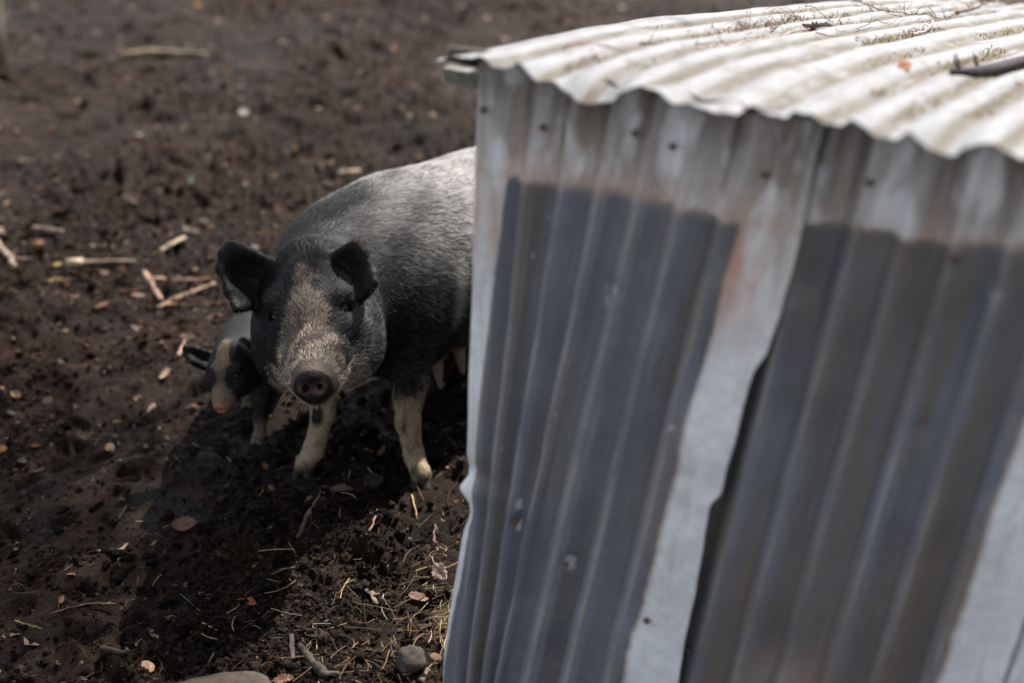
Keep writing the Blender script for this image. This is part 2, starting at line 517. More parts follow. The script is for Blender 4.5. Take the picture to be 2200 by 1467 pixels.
def mat_wall(name, eL, eR, vT, slopeT, seed, rustline=True):
    """painted between eL..eR and below the line vT + slopeT*e, bare zinc elsewhere"""
    k = NT(name)
    uv = k.uv(); sep = k.n('SeparateXYZ'); k.set(sep.inputs[0], uv)
    u, v = sep.outputs[0], sep.outputs[1]
    off = k.n('VectorMath', operation='ADD'); k.set(off.inputs[0], uv); off.inputs[1].default_value = (seed * 3.1, seed * 1.7, 0)
    U = off.outputs[0]
    long_ = k.noise(30, 4, .6, k.map(U, (1, .10, 1)))
    long2 = k.noise(11, 3, .5, k.map(U, (1, .12, 1)))
    blot = k.noise(7, 5, .6, U); fine = k.noise(60, 4, .65, U); speck = k.noise(34, 2, .5, U); veryfine = k.noise(300, 2, .5, U)
    # bare zinc
    zinc = k.ramp(blot, [(.32, (.60, .60, .61)), (.5, (.74, .75, .77)), (.68, (.86, .87, .90))])
    zinc = k.mix(k.ramp(fine, [(.42, .0), (.70, .5)]), zinc, (.46, .46, .48))
    zinc = k.mix(k.ramp(k.noise(22, 5, .7, k.map(U, (1, .25, 1))), [(.54, 0.), (.70, .5)]), zinc, (.42, .37, .32))
    # grime on the upper strip
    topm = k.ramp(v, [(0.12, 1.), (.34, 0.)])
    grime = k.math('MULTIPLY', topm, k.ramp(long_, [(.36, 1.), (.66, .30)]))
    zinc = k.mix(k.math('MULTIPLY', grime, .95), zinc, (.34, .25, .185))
    eave_shade = k.math('MULTIPLY', k.ramp(v, [(.02, 1.), (.15 if seed == 2 else .12, 0.)]), k.ramp(long_, [(.35, 1.), (.62, .5)]))  # eave shade painted dark along the sheet tops, broken into streaks
    zinc = k.mix(k.math('MULTIPLY', eave_shade, .9), zinc, (.05, .036, .026))
    rust = k.math('MULTIPLY', k.ramp(v, [(.08, 0.), (.17, 1.), (.21, .8), (.3, .0)]), k.ramp(long2, [(.44, 0.), (.55, .85)]))
    zinc = k.mix(rust, zinc, (.50, .25, .18))
    wpatch = k.math('MULTIPLY', k.ramp(k.noise(16, 3, .5, k.map(U, (1, .45, 1))), [(.50, 0.), (.60, 1.)]), topm)
    zinc = k.mix(k.math('MULTIPLY', wpatch, .6), zinc, (.80, .80, .82))
    # paint
    paint = k.ramp(blot, [(.35, (.120, .134, .168)), (.65, (.175, .186, .222))])
    streak = k.ramp(long_, [(.50, 0.), (.62, .55)])
    paint = k.mix(streak, paint, (.20, .165, .135))
    thin = k.noise(95, 2, .5, k.map(U, (1, .05, 1)))
    paint = k.mix(k.ramp(thin, [(.60, 0.), (.68, .6)]), paint, (.27, .24, .215))
    wave = k.math('COSINE', k.math('ADD', k.math('MULTIPLY', u, 2 * math.pi / .0655), seed * .37 * 2 * math.pi))
    # grooves hold brown deposit plus painted groove shading, crests are rubbed pale in thin lines
    silt_shade = k.math('MULTIPLY', k.ramp(wave, [(.0, .9), (.5, 0.)]), k.ramp(long2, [(.35, .15), (.6, .8)]))
    paint = k.mix(silt_shade, paint, (.070, .064, .066))
    rub = k.math('MULTIPLY', k.ramp(wave, [(.90, 0.), (.98, 1.)]), k.ramp(k.noise(5, 4, .6, U), [(.40, .0), (.58, .75)]))
    paint = k.mix(rub, paint, (.30, .27, .245))
    ol = k.ramp(long2, [(.58, 0.), (.70, .6)])
    paint = k.mix(ol, paint, (.105, .085, .052))
    dk = k.ramp(long2, [(.30, .55), (.42, 0.)])
    paint = k.mix(dk, paint, (.055, .066, .090))
    chip = k.ramp(speck, [(.76, 0.), (.80, .6)])
    paint = k.mix(chip, paint, (.55, .52, .50))
    paint = k.mix(k.ramp(fine, [(.62, 0.), (.8, .35)]), paint, (.24, .25, .28))
    if seed == 2:
        paint = k.mix(k.ramp(long_, [(.40, .0), (.60, .65)]), paint, (.125, .10, .082))
        sx = k.math('MULTIPLY', k.ramp(u, [(.40, 0.), (.62, 1.), (.70, 1.), (.86, 0.)]), k.math('MULTIPLY', k.ramp(v, [(.45, 0.), (.75, 1.)]), k.ramp(blot, [(.40, .1), (.60, 1.)])))
        paint = k.mix(k.math('MULTIPLY', sx, .8), paint, (.17, .12, .085))
    for (cx, cy, rad) in CHIPS if seed == 1 else []:
        du = k.math('MULTIPLY', k.math('SUBTRACT', u, cx), 1 / rad); dv = k.math('MULTIPLY', k.math('SUBTRACT', v, cy), WT * .7 / rad)
        rr2 = k.math('ADD', k.math('ADD', k.math('MULTIPLY', du, du), k.math('MULTIPLY', dv, dv)), k.math('MULTIPLY', k.math('SUBTRACT', fine, .5), 3.5))
        paint = k.mix(k.ramp(rr2, [(.2, .6), (1.1, 0.)]), paint, (.48, .46, .46))
    # mask
    jag = k.math('MULTIPLY', k.math('SUBTRACT', fine, .5), .012)
    jag2 = k.math('MULTIPLY', k.math('SUBTRACT', blot, .5), .05)
    J = k.math('ADD', jag, jag2)
    def edge(val, sharp=160):
        return k.math('ADD', k.math('MULTIPLY', val, sharp), .5, clamp=True)
    line = k.math('ADD', k.math('MULTIPLY', u, slopeT), vT)
    mt = edge(k.math('SUBTRACT', k.math('ADD', v, J), line))
    mr = edge(k.math('SUBTRACT', eR, k.math('ADD', u, k.math('MULTIPLY', J, .5))))
    mask = k.math('MULTIPLY', mt, mr)
    if eL is not None:
        # left strip narrows downwards
        el = k.math('SUBTRACT', eL, k.math('MULTIPLY', v, eL * 1.05))
        ml = edge(k.math('SUBTRACT', k.math('ADD', u, k.math('MULTIPLY', J, .35)), el))
        mask = k.math('MULTIPLY', mask, ml)
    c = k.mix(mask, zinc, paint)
    # rusty line along the strip edge
    dl = k.math('ABSOLUTE', k.math('SUBTRACT', k.math('ADD', u, k.math('MULTIPLY', J, .5)), eR))
    rl = k.math('MULTIPLY', k.ramp(dl, [(.0, .9), (.008, 0.)]), k.ramp(long2, [(.3, .9), (.6, .3)]))
    c = k.mix(rl, c, (.34, .22, .14))
    dt = k.math('ABSOLUTE', k.math('SUBTRACT', k.math('ADD', v, J), line))
    c = k.mix(k.math('MULTIPLY', k.ramp(dt, [(.0, .8), (.012, 0.)]), k.ramp(blot, [(.4, .2), (.6, 1.)])), c, (.42, .30, .23))
    h = k.math('ADD', k.math('MULTIPLY', fine, .45), k.math('MULTIPLY', blot, 1.))
    k.bump(h, .006, .5)
    rg = k.mix(mask, (.42, .42, .42), (.50, .50, .50))
    mm = k.mix(mask, (.45, .45, .45), (.0, .0, .0))
    k.base(c, k.math('ADD', .36, k.math('MULTIPLY', fine, .3)), .5)
    k.set(k.b.inputs['Metallic'], k.math('MULTIPLY', k.math('SUBTRACT', 1., mask), .12))
    return k.m


vline = pts['pl0'][1]
s1 = (pts['ptr'][1] - pts['pl0'][1]) / (pts['ptr'][0] - pts['pl0'][0])
s2 = (pts['p2b'][1] - pts['p2a'][1]) / (pts['p2b'][0] - pts['p2a'][0])
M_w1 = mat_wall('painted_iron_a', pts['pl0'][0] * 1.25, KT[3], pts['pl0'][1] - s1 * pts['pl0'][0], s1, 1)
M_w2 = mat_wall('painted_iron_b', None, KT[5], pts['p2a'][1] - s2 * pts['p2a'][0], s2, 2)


def wall_sheet(e0, e1, mat, base_out, seed, flat_from=None, left_edge=False, ragged=False):
    nu, nv = max(40, int((e1 - e0) / .0045)), 230
    u = np.linspace(0, 1, nu); v = np.linspace(-.0125, 1.06, nv)
    U, V = np.meshgrid(u, v, indexing='ij')
    er = e1 + 0 * v
    if ragged:
        er = e1 + .004 * fbm(v * 7, v * 0 + 1, oct=3, seed=seed) - .010 * sstep(.265, .30, v) + .004 * np.sin(v * 9) - .012 * sstep(.47, .50, v) * (1 - sstep(.50, .75, v))
    e = e0 + (er[None, :] - e0) * U
    lph = e / .0655 + seed * .37
    a = .0100 * (1 - .8 * sstep(flat_from - .03, flat_from + .01, e)) if flat_from else .0105
    if left_edge: a = a * (.15 + .85 * sstep(.02, .075, e))
    out = base_out + a * (np.cos(2 * math.pi * lph) * .8 + .2 * np.cos(4 * math.pi * lph + 1)) + .005 * fbm(e * 5, V * 4, oct=3, seed=seed + 30)
    if ragged: out = out + .013 * np.exp(-(er[None, :] - e) / .016)
    # dents
    rd = np.random.default_rng(seed + 90)
    for _ in range(16):
        ce, cv, rad, dp = rd.uniform(e0, e1), rd.uniform(.1, 1), rd.uniform(.008, .03), rd.uniform(-.006, .003)
        out = out + dp * np.exp(-(((e - ce) / rad) ** 2 + ((V - cv) / rad / 1.2) ** 2))
    if seed == 2:   # big crease low down beside the lap
        out = out + .02 * np.exp(-(((e - .68) / .05) ** 2 + ((V - .78) / .05) ** 2)) - .018 * np.exp(-(((e - .65) / .05) ** 2 + ((V - .70) / .06) ** 2))
    if seed == 1:
        fe, fv = wall_uv(1085, 1030)
        out = out - .010 * np.exp(-((V - fv) / .018) ** 2) * np.exp(-np.maximum(e, 0) / .09) + .006 * np.exp(-((V - fv - .03) / .02) ** 2) * np.exp(-np.maximum(e, 0) / .09)
        for (px, py) in ((1320, 610), (1120, 1110), (1228, 1200)):
            ce, cv = wall_uv(px, py)
            out = out - .007 * np.exp(-(((e - ce) / .011) ** 2 + ((V - cv) / .011) ** 2))
    Pq = wall_pt(e.ravel(), V.ravel(), out.ravel())
    o = mesh_from('wall_sheet', Pq, grid_faces(nu, nv), mat, hut, uv=np.stack([e.ravel(), V.ravel()], 1))
    m = o.modifiers.new('thick', 'SOLIDIFY'); m.thickness = .0014; m.offset = 1
    return o


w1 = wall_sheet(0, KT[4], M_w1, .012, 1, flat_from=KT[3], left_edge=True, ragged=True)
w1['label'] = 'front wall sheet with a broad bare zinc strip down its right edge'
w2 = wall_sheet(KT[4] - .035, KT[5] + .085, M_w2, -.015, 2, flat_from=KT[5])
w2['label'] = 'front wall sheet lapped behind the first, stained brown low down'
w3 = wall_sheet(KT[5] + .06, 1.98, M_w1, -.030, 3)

# --- the three unseen sides, plain corrugated iron
k = NT('plain_iron'); n_z = k.noise(9, 5, .6, k.obj())
M_iron = k.base(k.ramp(n_z, [(.35, (.30, .30, .31)), (.6, (.48, .47, .46)), (.7, (.36, .26, .19))]), .5, .4, .3)


def side(p, q, zt_a, zt_b, name='side_wall'):
    p = np.asarray(p); q = np.asarray(q); L = np.linalg.norm((q - p)[:2])
    nu = int(L / .006); u = np.linspace(0, 1, nu)
    d = (q - p) / L; n = np.array([d[1], -d[0]])
    top = np.interp(u, np.linspace(0, 1, len(zt_a)), zt_a)
    rows = []
    for vv in np.linspace(0, 1, 24):
        o = .008 * np.cos(2 * math.pi * u * L / .0655)
        xy = p[None, :2] + u[:, None] * (q - p)[None, :2] + o[:, None] * n
        rows.append(np.concatenate([xy, (top * (1 - vv) - .02 * vv)[:, None]], 1))
    V = np.stack(rows, 1).reshape(-1, 3)
    return mesh_from(name, V, grid_faces(nu, 24), M_iron, hut)


A = WL + ED * .012 - NRM * .012
back = ROOF_D - .12
Bq = A + BK * back
zz = [float(roof_z(.045 + .02 + back * t)) - .022 for t in np.linspace(0, 1, 12)]
side(A, Bq, zz, None)
C = A + ED * 1.94; Dq = C + BK * back
side(Dq, C, zz[::-1], None)
side(Bq, Dq, [zz[-1]] * 2, None, 'back_wall')

# --- timber and steel under the eave
k = NT('painted_steel'); n_z = k.noise(60, 4, .6, k.obj())
M_tube = k.base(k.ramp(n_z, [(.35, (.09, .085, .065)), (.6, (.16, .155, .13))]), .6, .4, .1)


def box_tube(p, q, s, t, mat, name, hollow=True):
    """square hollow bar from p to q, outer side s, wall t, open at p"""
    p = np.asarray(p, float); q = np.asarray(q, float)
    d = (q - p) / np.linalg.norm(q - p); up = np.array([0, 0, 1.]); sd_ = np.cross(d, up); sd_ /= np.linalg.norm(sd_)
    V = []; F = []
    cs = [(-1, -1), (1, -1), (1, 1), (-1, 1)]
    for c0 in (p, q):
        for h in (s / 2, s / 2 - t):
            for a, b in cs: V.append(c0 + sd_ * a * h + up * b * h)
    for i in range(4):
        j = (i + 1) % 4
        F += [[i, j, 8 + j, 8 + i], [4 + j, 4 + i, 12 + i, 12 + j], [i, 4 + i, 4 + j, j], [8 + i, 8 + j, 12 + j, 12 + i]]
    o = mesh_from(name, V, np.array(F), mat, hut, smooth=False)
    b = o.modifiers.new('b', 'BEVEL'); b.width = .0012; b.segments = 2
    return o


tq = ray(960, 158); tp = CO + tq * (((E0 + BK * .085 - CO) @ BK) / (tq @ BK))
box_tube(tp, tp + ED * 2.0 - [0, 0, .0], .0225, .0028, M_tube, 'purlin')
tp2 = T(962, 122, 2.125) + BK * .015
Vt, Qt, Tt = tube([tp2, tp2 + ED * .03 + [0, 0, .002], tp2 + ED * .09], [.011, .013, .012], 9, .2, seed=4)
mesh_from('batten', Vt, [Qt, Tt], M_wood, hut, vcol=np.tile((.045, .038, .028), (len(Vt), 1)))
# rafter behind the wall top, closes the gap under the waves; near-black colour stands in for shadow
Vt, Qt, Tt = tube([WL + ED * .03 + BK * .065 + [0, 0, -.03], WL + ED * 1.93 + BK * .065 + [0, 0, -.03]], .022, 4)
mesh_from('rafter', Vt, [Qt, Tt], M_wood, hut, vcol=np.tile((.02, .015, .011), (len(Vt), 1)), smooth=False)

# --- nails with rust heads on the wall
k = NT('rusty_nail'); n_z = k.noise(300, 3, .6, k.obj())
M_nail = k.base(k.ramp(n_z, [(.4, (.07, .045, .035)), (.65, (.20, .10, .06))]), .7, .4, .3)
for (px, py) in ((1053, 230), (1181, 268), (1377, 280), (1458, 308), (1655, 368), (1868, 395), (1118, 1108), (1228, 1200), (1400, 1320), (1705, 545), (1475, 1398), (2050, 560)):
    ce, cv = wall_uv(px, py)
    c0 = wall_pt(np.array([ce]), np.array([cv]), np.array([.0175 if ce < KT[4] - .02 else -.003]))[0]
    Vt, Qt, Tt = tube([c0, c0 + NRM * .003, c0 + NRM * .005], [.0055, .0052, .0025], 12)
    mesh_from('nail', Vt, [Qt, Tt], M_nail, hut)


def roof_pt(px, py, up=0.):
    """point of the roof surface under a sight line"""
    r = ray(px, py); lo, hi = 1.2, 4.6
    def f(t):
        p = CO + r * t; d = (p - E0) @ BK
        return p[2] - float(roof_z(d)) - .008
    for _ in range(40):
        m = (lo + hi) / 2
        if f(m) > 0: lo = m
        else: hi = m
    p = CO + r * lo
    return p + [0, 0, up]
#PIGS-BEGIN
# =================================================================== PIGS: one signed distance field each, meshed as one skin
def nrm(v):
    v = np.asarray(v, float); return v / np.linalg.norm(v)


class Field:
    def __init__(s): s.p = []
    def rc(s, a, b, ra, rb, k=.03, sub=False): s.p.append(('rc', np.array(a, float), np.array(b, float), ra, rb, k, sub)); return s
    def el(s, c, rad, R=None, k=.03, sub=False): s.p.append(('el', np.array(c, float), np.array(rad, float), np.eye(3) if R is None else R, 0, k, sub)); return s
    def tri(s, t, r, k=.012): s.p.append(('tr', np.array(t, float), r, None, 0, k, False)); return s

    @staticmethod
    def d1(q, P):
        if q[0] == 'rc':
            a, b, ra, rb = q[1:5]; ba = b - a; L2 = ba @ ba
            h = np.clip(((P - a) @ ba) / L2, 0, 1)
            return np.linalg.norm(P - a - h[:, None] * ba, axis=1) - (ra + (rb - ra) * h)
        if q[0] == 'el':
            l = (P - q[1]) @ q[3].T
            k0 = np.linalg.norm(l / q[2], axis=1); k1 = np.linalg.norm(l / q[2] ** 2, axis=1) + 1e-9
            return np.where(k0 < 1e-4, -min(q[2]), k0 * (k0 - 1) / k1)
        # triangle
        a, b, c = q[1]; ab, bc, ca = b - a, c - b, a - c; n = np.cross(ab, -ca)
        pa, pb, pc = P - a, P - b, P - c
        ins = (np.sign(pa @ np.cross(ab, n)) + np.sign(pb @ np.cross(bc, n)) + np.sign(pc @ np.cross(ca, n))) <= -2
        def seg(p, e): 
            h = np.clip(p @ e / (e @ e), 0, 1); return ((p - h[:, None] * e) ** 2).sum(1)
        de = np.minimum(np.minimum(seg(pa, ab), seg(pb, bc)), seg(pc, ca))
        dp = (pa @ n) ** 2 / (n @ n)
        return np.sqrt(np.where(ins, dp, de)) - q[2]

    def ev(s, P, sel=None):
        d = None
        for i, q in enumerate(s.p):
            if sel is not None and not sel[i]: continue
            x = Field.d1(q, P); k = q[5]
            if d is None:
                if q[6]: continue
                d = x; continue
            if q[6]:
                h = np.clip(.5 - .5 * (d + x) / k, 0, 1); d = d + (-x - d) * h + k * h * (1 - h)
            else:
                h = np.clip(.5 + .5 * (d - x) / k, 0, 1); d = d + (x - d) * h - k * h * (1 - h)
        return d if d is not None else np.full(len(P), 9.)

    def mesh(s, lo, hi, h):
        B = 14
        lo = np.array(lo, float); n = (np.ceil((np.array(hi) - lo) / h / B).astype(int)) * B
        G = np.full(n, 1., np.float32)
        bi = np.stack(np.meshgrid(*[np.arange(m // B) for m in n], indexing='ij'), -1).reshape(-1, 3)
        ctr = lo + (bi * B + B / 2) * h; R = B * h * .87
        ds = np.stack([Field.d1(q, ctr) for q in s.p], 1)
        sub = np.array([q[6] for q in s.p]); ks = np.array([q[5] for q in s.p])
        dm = s.ev(ctr)
        off = np.stack(np.meshgrid(*[np.arange(B)] * 3, indexing='ij'), -1).reshape(-1, 3)
        act = np.abs(dm) < R * 1.5 + .03
        for m in np.nonzero(act)[0]:
            near = np.abs(ds[m]) < R * 1.6 + .06
            near |= (ds[m] < dm[m] + R * 2 + .08) & ~sub
            b0 = bi[m] * B
            v = s.ev(lo + (b0 + off) * h, near)
            G[b0[0]:b0[0] + B, b0[1]:b0[1] + B, b0[2]:b0[2] + B] = v.reshape(B, B, B)
        for m in np.nonzero(~act & (dm < 0))[0]:
            b0 = bi[m] * B; G[b0[0]:b0[0] + B, b0[1]:b0[1] + B, b0[2]:b0[2] + B] = -1
        return nets(G, lo, h)


def nets(G, lo, h):
    S = G < 0
    cnt = np.zeros(tuple(m - 1 for m in G.shape), np.int8)
    for dx in (0, 1):
        for dy in (0, 1):
            for dz in (0, 1):
                cnt += S[dx:dx + cnt.shape[0], dy:dy + cnt.shape[1], dz:dz + cnt.shape[2]]
    cells = np.argwhere((cnt > 0) & (cnt < 8))
    idx = np.full(cnt.shape, -1, np.int32); idx[tuple(cells.T)] = np.arange(len(cells))
    acc = np.zeros((len(cells), 3)); num = np.zeros(len(cells))
    cor = [(a, b, c) for a in (0, 1) for b in (0, 1) for c in (0, 1)]
    for i in range(8):
        for j in range(i + 1, 8):
            a, b = np.array(cor[i]), np.array(cor[j])
            if np.abs(a - b).sum() != 1: continue
            fa = G[tuple((cells + a).T)]; fb = G[tuple((cells + b).T)]
            x = (fa < 0) != (fb < 0)
            t = np.where(x, fa / np.where(x, fa - fb, 1), 0)
            p = a + t[:, None] * (b - a)
            acc[x] += p[x]; num[x] += 1
    V = lo + (cells + acc / num[:, None]) * h
    F = []
    for ax in range(3):
        o = [1, 2] if ax == 0 else ([0, 2] if ax == 1 else [0, 1])
        sl0 = [slice(None)] * 3; sl1 = [slice(None)] * 3
        sl0[ax] = slice(0, -1); sl1[ax] = slice(1, None)
        for k in o: sl0[k] = slice(1, -1); sl1[k] = slice(1, -1)
        s0, s1 = S[tuple(sl0)], S[tuple(sl1)]
        e = np.argwhere(s0 != s1)
        if not len(e): continue
        flip = s0[tuple(e.T)]
        base = e.copy()
        for k in o: base[:, k] += 1
        q = []
        for (u, v_) in ((0, 0), (1, 0), (1, 1), (0, 1)):
            c = base.copy(); c[:, o[0]] -= u; c[:, o[1]] -= v_
            q.append(idx[tuple(c.T)])
        q = np.stack(q, 1)
        if ax == 1: flip = ~flip
        q[~flip] = q[~flip][:, ::-1]
        F.append(q)
    F = np.concatenate(F); F = F[(F >= 0).all(1)]
    # relax
    for lam in (.5, -.35, .4):
        sm = np.zeros_like(V); c = np.zeros(len(V))
        for k in range(4):
            for j in (1, 3):
                np.add.at(sm, F[:, k], V[F[:, (k + j) % 4]]); np.add.at(c, F[:, k], 1)
        V = V + lam * (sm / np.maximum(c, 1)[:, None] - V)
    return V, F


def vnormals(V, F):
    n = np.cross(V[F[:, 2]] - V[F[:, 0]], V[F[:, 3]] - V[F[:, 1]])
    N = np.zeros_like(V)
    for k in range(4): np.add.at(N, F[:, k], n)
    return N / (np.linalg.norm(N, axis=1)[:, None] + 1e-12), np.linalg.norm(n, axis=1) / 2


class HeadFrame:
    def __init__(s, D, f, scale=1., roll=0.):
        s.D = np.array(D, float); s.f = nrm(f)
        s.s = nrm(np.cross(s.f, [0, 0, 1])) * -1    # picture right
        s.u = nrm(np.cross(s.f, s.s)); 
        if s.u[2] < 0: s.u = -s.u
        s.s, s.u = s.s * math.cos(roll) + s.u * math.sin(roll), s.u * math.cos(roll) - s.s * math.sin(roll)
        s.k = scale
        s.R = np.stack([s.s, s.f, s.u])
        tl_ = math.radians(13); s.Rd = np.stack([s.s, s.f * math.cos(tl_) + s.u * math.sin(tl_), s.u * math.cos(tl_) - s.f * math.sin(tl_)])
    def w(s, a, b, c): return s.D + (a * s.s + b * s.f + c * s.u) * s.k
    def loc(s, P): return (P - s.D) @ s.R.T / s.k


def ear(F_, grid, r=.0048, k=.014):
    """thin curved sheet from a control grid, refined once"""
    G = np.array(grid, float)
    def ref(A):
        m = A.shape[0]; o = [A[0]]
        for i in range(m - 1):
            p0 = A[max(i - 1, 0)]; p3 = A[min(i + 2, m - 1)]
            o.append((-p0 + 9 * A[i] + 9 * A[i + 1] - p3) / 16); o.append(A[i + 1])
        return np.array(o)
    for _ in range(1):
        G = ref(G); G = ref(G.transpose(1, 0, 2)).transpose(1, 0, 2)
    for i in range(G.shape[0] - 1):
        for j in range(G.shape[1] - 1):
            a, b, c, d = G[i, j], G[i + 1, j], G[i + 1, j + 1], G[i, j + 1]
            if np.linalg.norm(np.cross(b - a, c - a)) > 1e-6: F_.tri([a, b, c], r, k)
            if np.linalg.norm(np.cross(c - a, d - a)) > 1e-6: F_.tri([a, c, d], r, k)
    return G


def build_head(F_, H, jowl=1., long_=1.):
    k = H.k; w = H.w; R = H.R
    F_.el(w(0, -.265, .030), np.array([.105, .125, .098]) * k, R, .04 * k)            # skull
    F_.rc(w(0, -.17, .066), w(0, -.30, .088), .05 * k, .066 * k, .04 * k)              # forehead
    F_.rc(w(0, -.022, .009), w(0, -.19, .052), .0300 * k, .052 * k, .03 * k)             # nose bridge
    F_.rc(w(0, -.02, -.003), w(0, -.15, .0), .0315 * k, .072 * k, .03 * k)             # muzzle
    F_.rc(w(-.018, -.05, -.008), w(-.035, -.15, -.01), .036 * k, .062 * k, .03 * k)
    F_.rc(w(.018, -.05, -.008), w(.035, -.15, -.01), .036 * k, .062 * k, .03 * k)
    F_.rc(w(0, -.035, -.034), w(0, -.17, -.062), .024 * k, .055 * k, .02 * k)            # lower jaw
    for sg in (-1, 1):
        F_.el(w(sg * .060 * jowl, -.225, -.028), np.array([.078, .115, .095]) * k, R, .04 * k)  # jowls
        F_.el(w(sg * .068, -.185, .030), np.array([.042, .05, .04]) * k, R, .03 * k)      # cheek bone
        F_.el(w(sg * .060, -.205, .092), np.array([.036, .038, .020]) * k, R, .02 * k)     # brow
    # mouth crease
    for sg in (-1, 1):
        F_.rc(w(sg * .030, -.035, -.030), w(sg * .082, -.15, -.036), .0035 * k, .004 * k, .006 * k, sub=True)
    # rooting disc
    th = math.radians(4)
    Rd = H.Rd; dw = lambda a, b, c: H.D + (a * Rd[0] + b * Rd[1] + c * Rd[2]) * k
    F_.el(dw(0, -.004, 0), np.array([.0350, .0110, .0325]) * k, Rd, .006 * k)
    F_.el(dw(0, -.013, 0), np.array([.0362, .011, .0336]) * k, Rd, .006 * k)
    F_.el(dw(0, .0165, .0), np.array([.0285, .0125, .026]) * k, Rd, .005 * k, sub=True)
    for sg in (-1, 1):
        F_.el(dw(sg * .0140, .002, .003), np.array([.0062, .020, .0085]) * k, Rd, .003 * k, sub=True)
        F_.el(w(sg * .068, -.172, .068), np.array([.015, .015, .010]) * k, R, .01 * k, sub=True)   # eye socket
        F_.rc(w(sg * .052, -.166, .080), w(sg * .084, -.180, .078), .0055 * k, .005 * k, .008 * k)   # upper lid
        F_.rc(w(sg * .054, -.158, .058), w(sg * .080, -.172, .058), .004 * k, .004 * k, .008 * k)   # lower lid


def add_leg(F_, pts, rad, k=.03, toe_dir=(0, -1, 0), hs=1.):
    pts = [np.array(p, float) for p in pts]
    for i in range(len(pts) - 1):
        F_.rc(pts[i], pts[i + 1], rad[i], rad[i + 1], k if i == 0 else .018 * hs)
    t = nrm(toe_dir); sd_ = np.array([-t[1], t[0], 0]); p = pts[-1]
    g = np.array([p[0], p[1], 0.])
    for sg in (-1, 1):
        F_.rc(g + sd_ * sg * .013 * hs + [0, 0, .026 * hs], g + t * .028 * hs + sd_ * sg * .016 * hs + [0, 0, .009 * hs], .0145 * hs, .0105 * hs, .006 * hs)
        F_.rc(g - t * .018 * hs + sd_ * sg * .017 * hs + [0, 0, .045 * hs], g - t * .030 * hs + sd_ * sg * .018 * hs + [0, 0, .028 * hs], .009 * hs, .006 * hs, .006 * hs)


def hairs(V, F, N, area, count, fdens, fdir, flen, fcol, width, seed, lift=.32, droop=.25, curl=.25, fwid=None):
    """ribbon hairs; every callback takes (P, N) arrays"""
    r = np.random.default_rng(seed)
    ctr = V[F].mean(1); fn = N[F].mean(1)
    dens = fdens(ctr, fn)
    wgt = area * dens; cum = np.cumsum(wgt); 
    pick = np.searchsorted(cum, r.random(count) * cum[-1]); pick = np.clip(pick, 0, len(F) - 1)
    a, b = r.random(count), r.random(count)
    q = V[F[pick]]
    P = (q[:, 0] * ((1 - a) * (1 - b))[:, None] + q[:, 1] * (a * (1 - b))[:, None] + q[:, 2] * (a * b)[:, None] + q[:, 3] * ((1 - a) * b)[:, None])
    nn = N[F[pick]].mean(1); nn /= np.linalg.norm(nn, axis=1)[:, None]
    d = fdir(P, nn); d = d - (d * nn).sum(1)[:, None] * nn; d /= np.linalg.norm(d, axis=1)[:, None] + 1e-6
    s = np.cross(nn, d)
    # clumpy swirl
    sw = curl * (r.standard_normal(count) * .6 + 1.2 * fbm(P[:, 0] * 28, P[:, 1] * 28, P[:, 2] * 28, oct=2, seed=seed))
    d = d + s * sw[:, None]; d /= np.linalg.norm(d, axis=1)[:, None]
    L = flen(P, nn) * r.uniform(.6, 1.25, count)
    lf = lift * r.uniform(.4, 1.6, count)
    s = np.cross(nn, d); s = s + nn * r.standard_normal(count)[:, None] * .5; s /= np.linalg.norm(s, axis=1)[:, None]
    W = (width if fwid is None else fwid(P)) * r.uniform(.7, 1.3, count)
    bend = r.standard_normal(count) * .12
    rings = []
    for t, wd in ((0, 1.), (.38, .85), (.75, .55), (1., 0.)):
        c = P - nn * .001 + d * (L * t)[:, None] + nn * (L * lf * t * (1 - .45 * t))[:, None] + s * (L * bend * t * t)[:, None]
        c[:, 2] -= L * droop * t * t * .5
        if wd: rings += [c - s * (W * wd / 2)[:, None], c + s * (W * wd / 2)[:, None]]
        else: rings.append(c)
    HV = np.stack(rings, 1)                    # n,7,3
    b0 = np.arange(count)[:, None] * 7
    Q = np.concatenate([b0 + [0, 1, 3, 2], b0 + [2, 3, 5, 4]]); Tr = b0 + [4, 5, 6]
    C = np.repeat(fcol(P, nn, r)[:, None, :], 7, 1)
    return HV.reshape(-1, 3), [Q, Tr], C.reshape(-1, 3)


# ------------------------------------------------------------------ the sow
AX = nrm([.60, .80, 0]); RT = np.array([AX[1], -AX[0], 0])      # towards the rump; picture right
S0 = np.array([-.355, 3.0, 0.])
UPV = np.array([0, 0, 1.])


def bp(a, r, z): return S0 + AX * a + RT * r + UPV * z


RB = np.stack([AX, RT, UPV])
H1 = HeadFrame(T(673, 834, 2.78), (.085, -.99, -.10), roll=.10)
sow_f = Field()
sow_f.el(bp(.10, 0, .418), (.29, .205, .215), RB)
sow_f.el(bp(.36, 0, .402), (.50, .215, .210), RB, .09)
sow_f.el(bp(.78, 0, .372), (.25, .195, .190), RB, .08)
for sg in (-1, 1):
    sow_f.el(bp(.03, sg * .115, .38), (.13, .075, .17), RB, .05)
    sow_f.el(bp(.86, sg * .11, .36), (.14, .085, .17), RB, .05)
nb = H1.w(0, -.27, .02)
sow_f.rc(H1.w(0, -.27, .01), bp(-.02, 0, .44), .115, .175, .06)
sow_f.rc(H1.w(0, -.31, .055), bp(.12, 0, .52), .075, .105, .06)
sow_f.rc(H1.w(0, -.21, -.06), bp(-.05, 0, .36), .065, .13, .06)
build_head(sow_f, H1, 1.0)
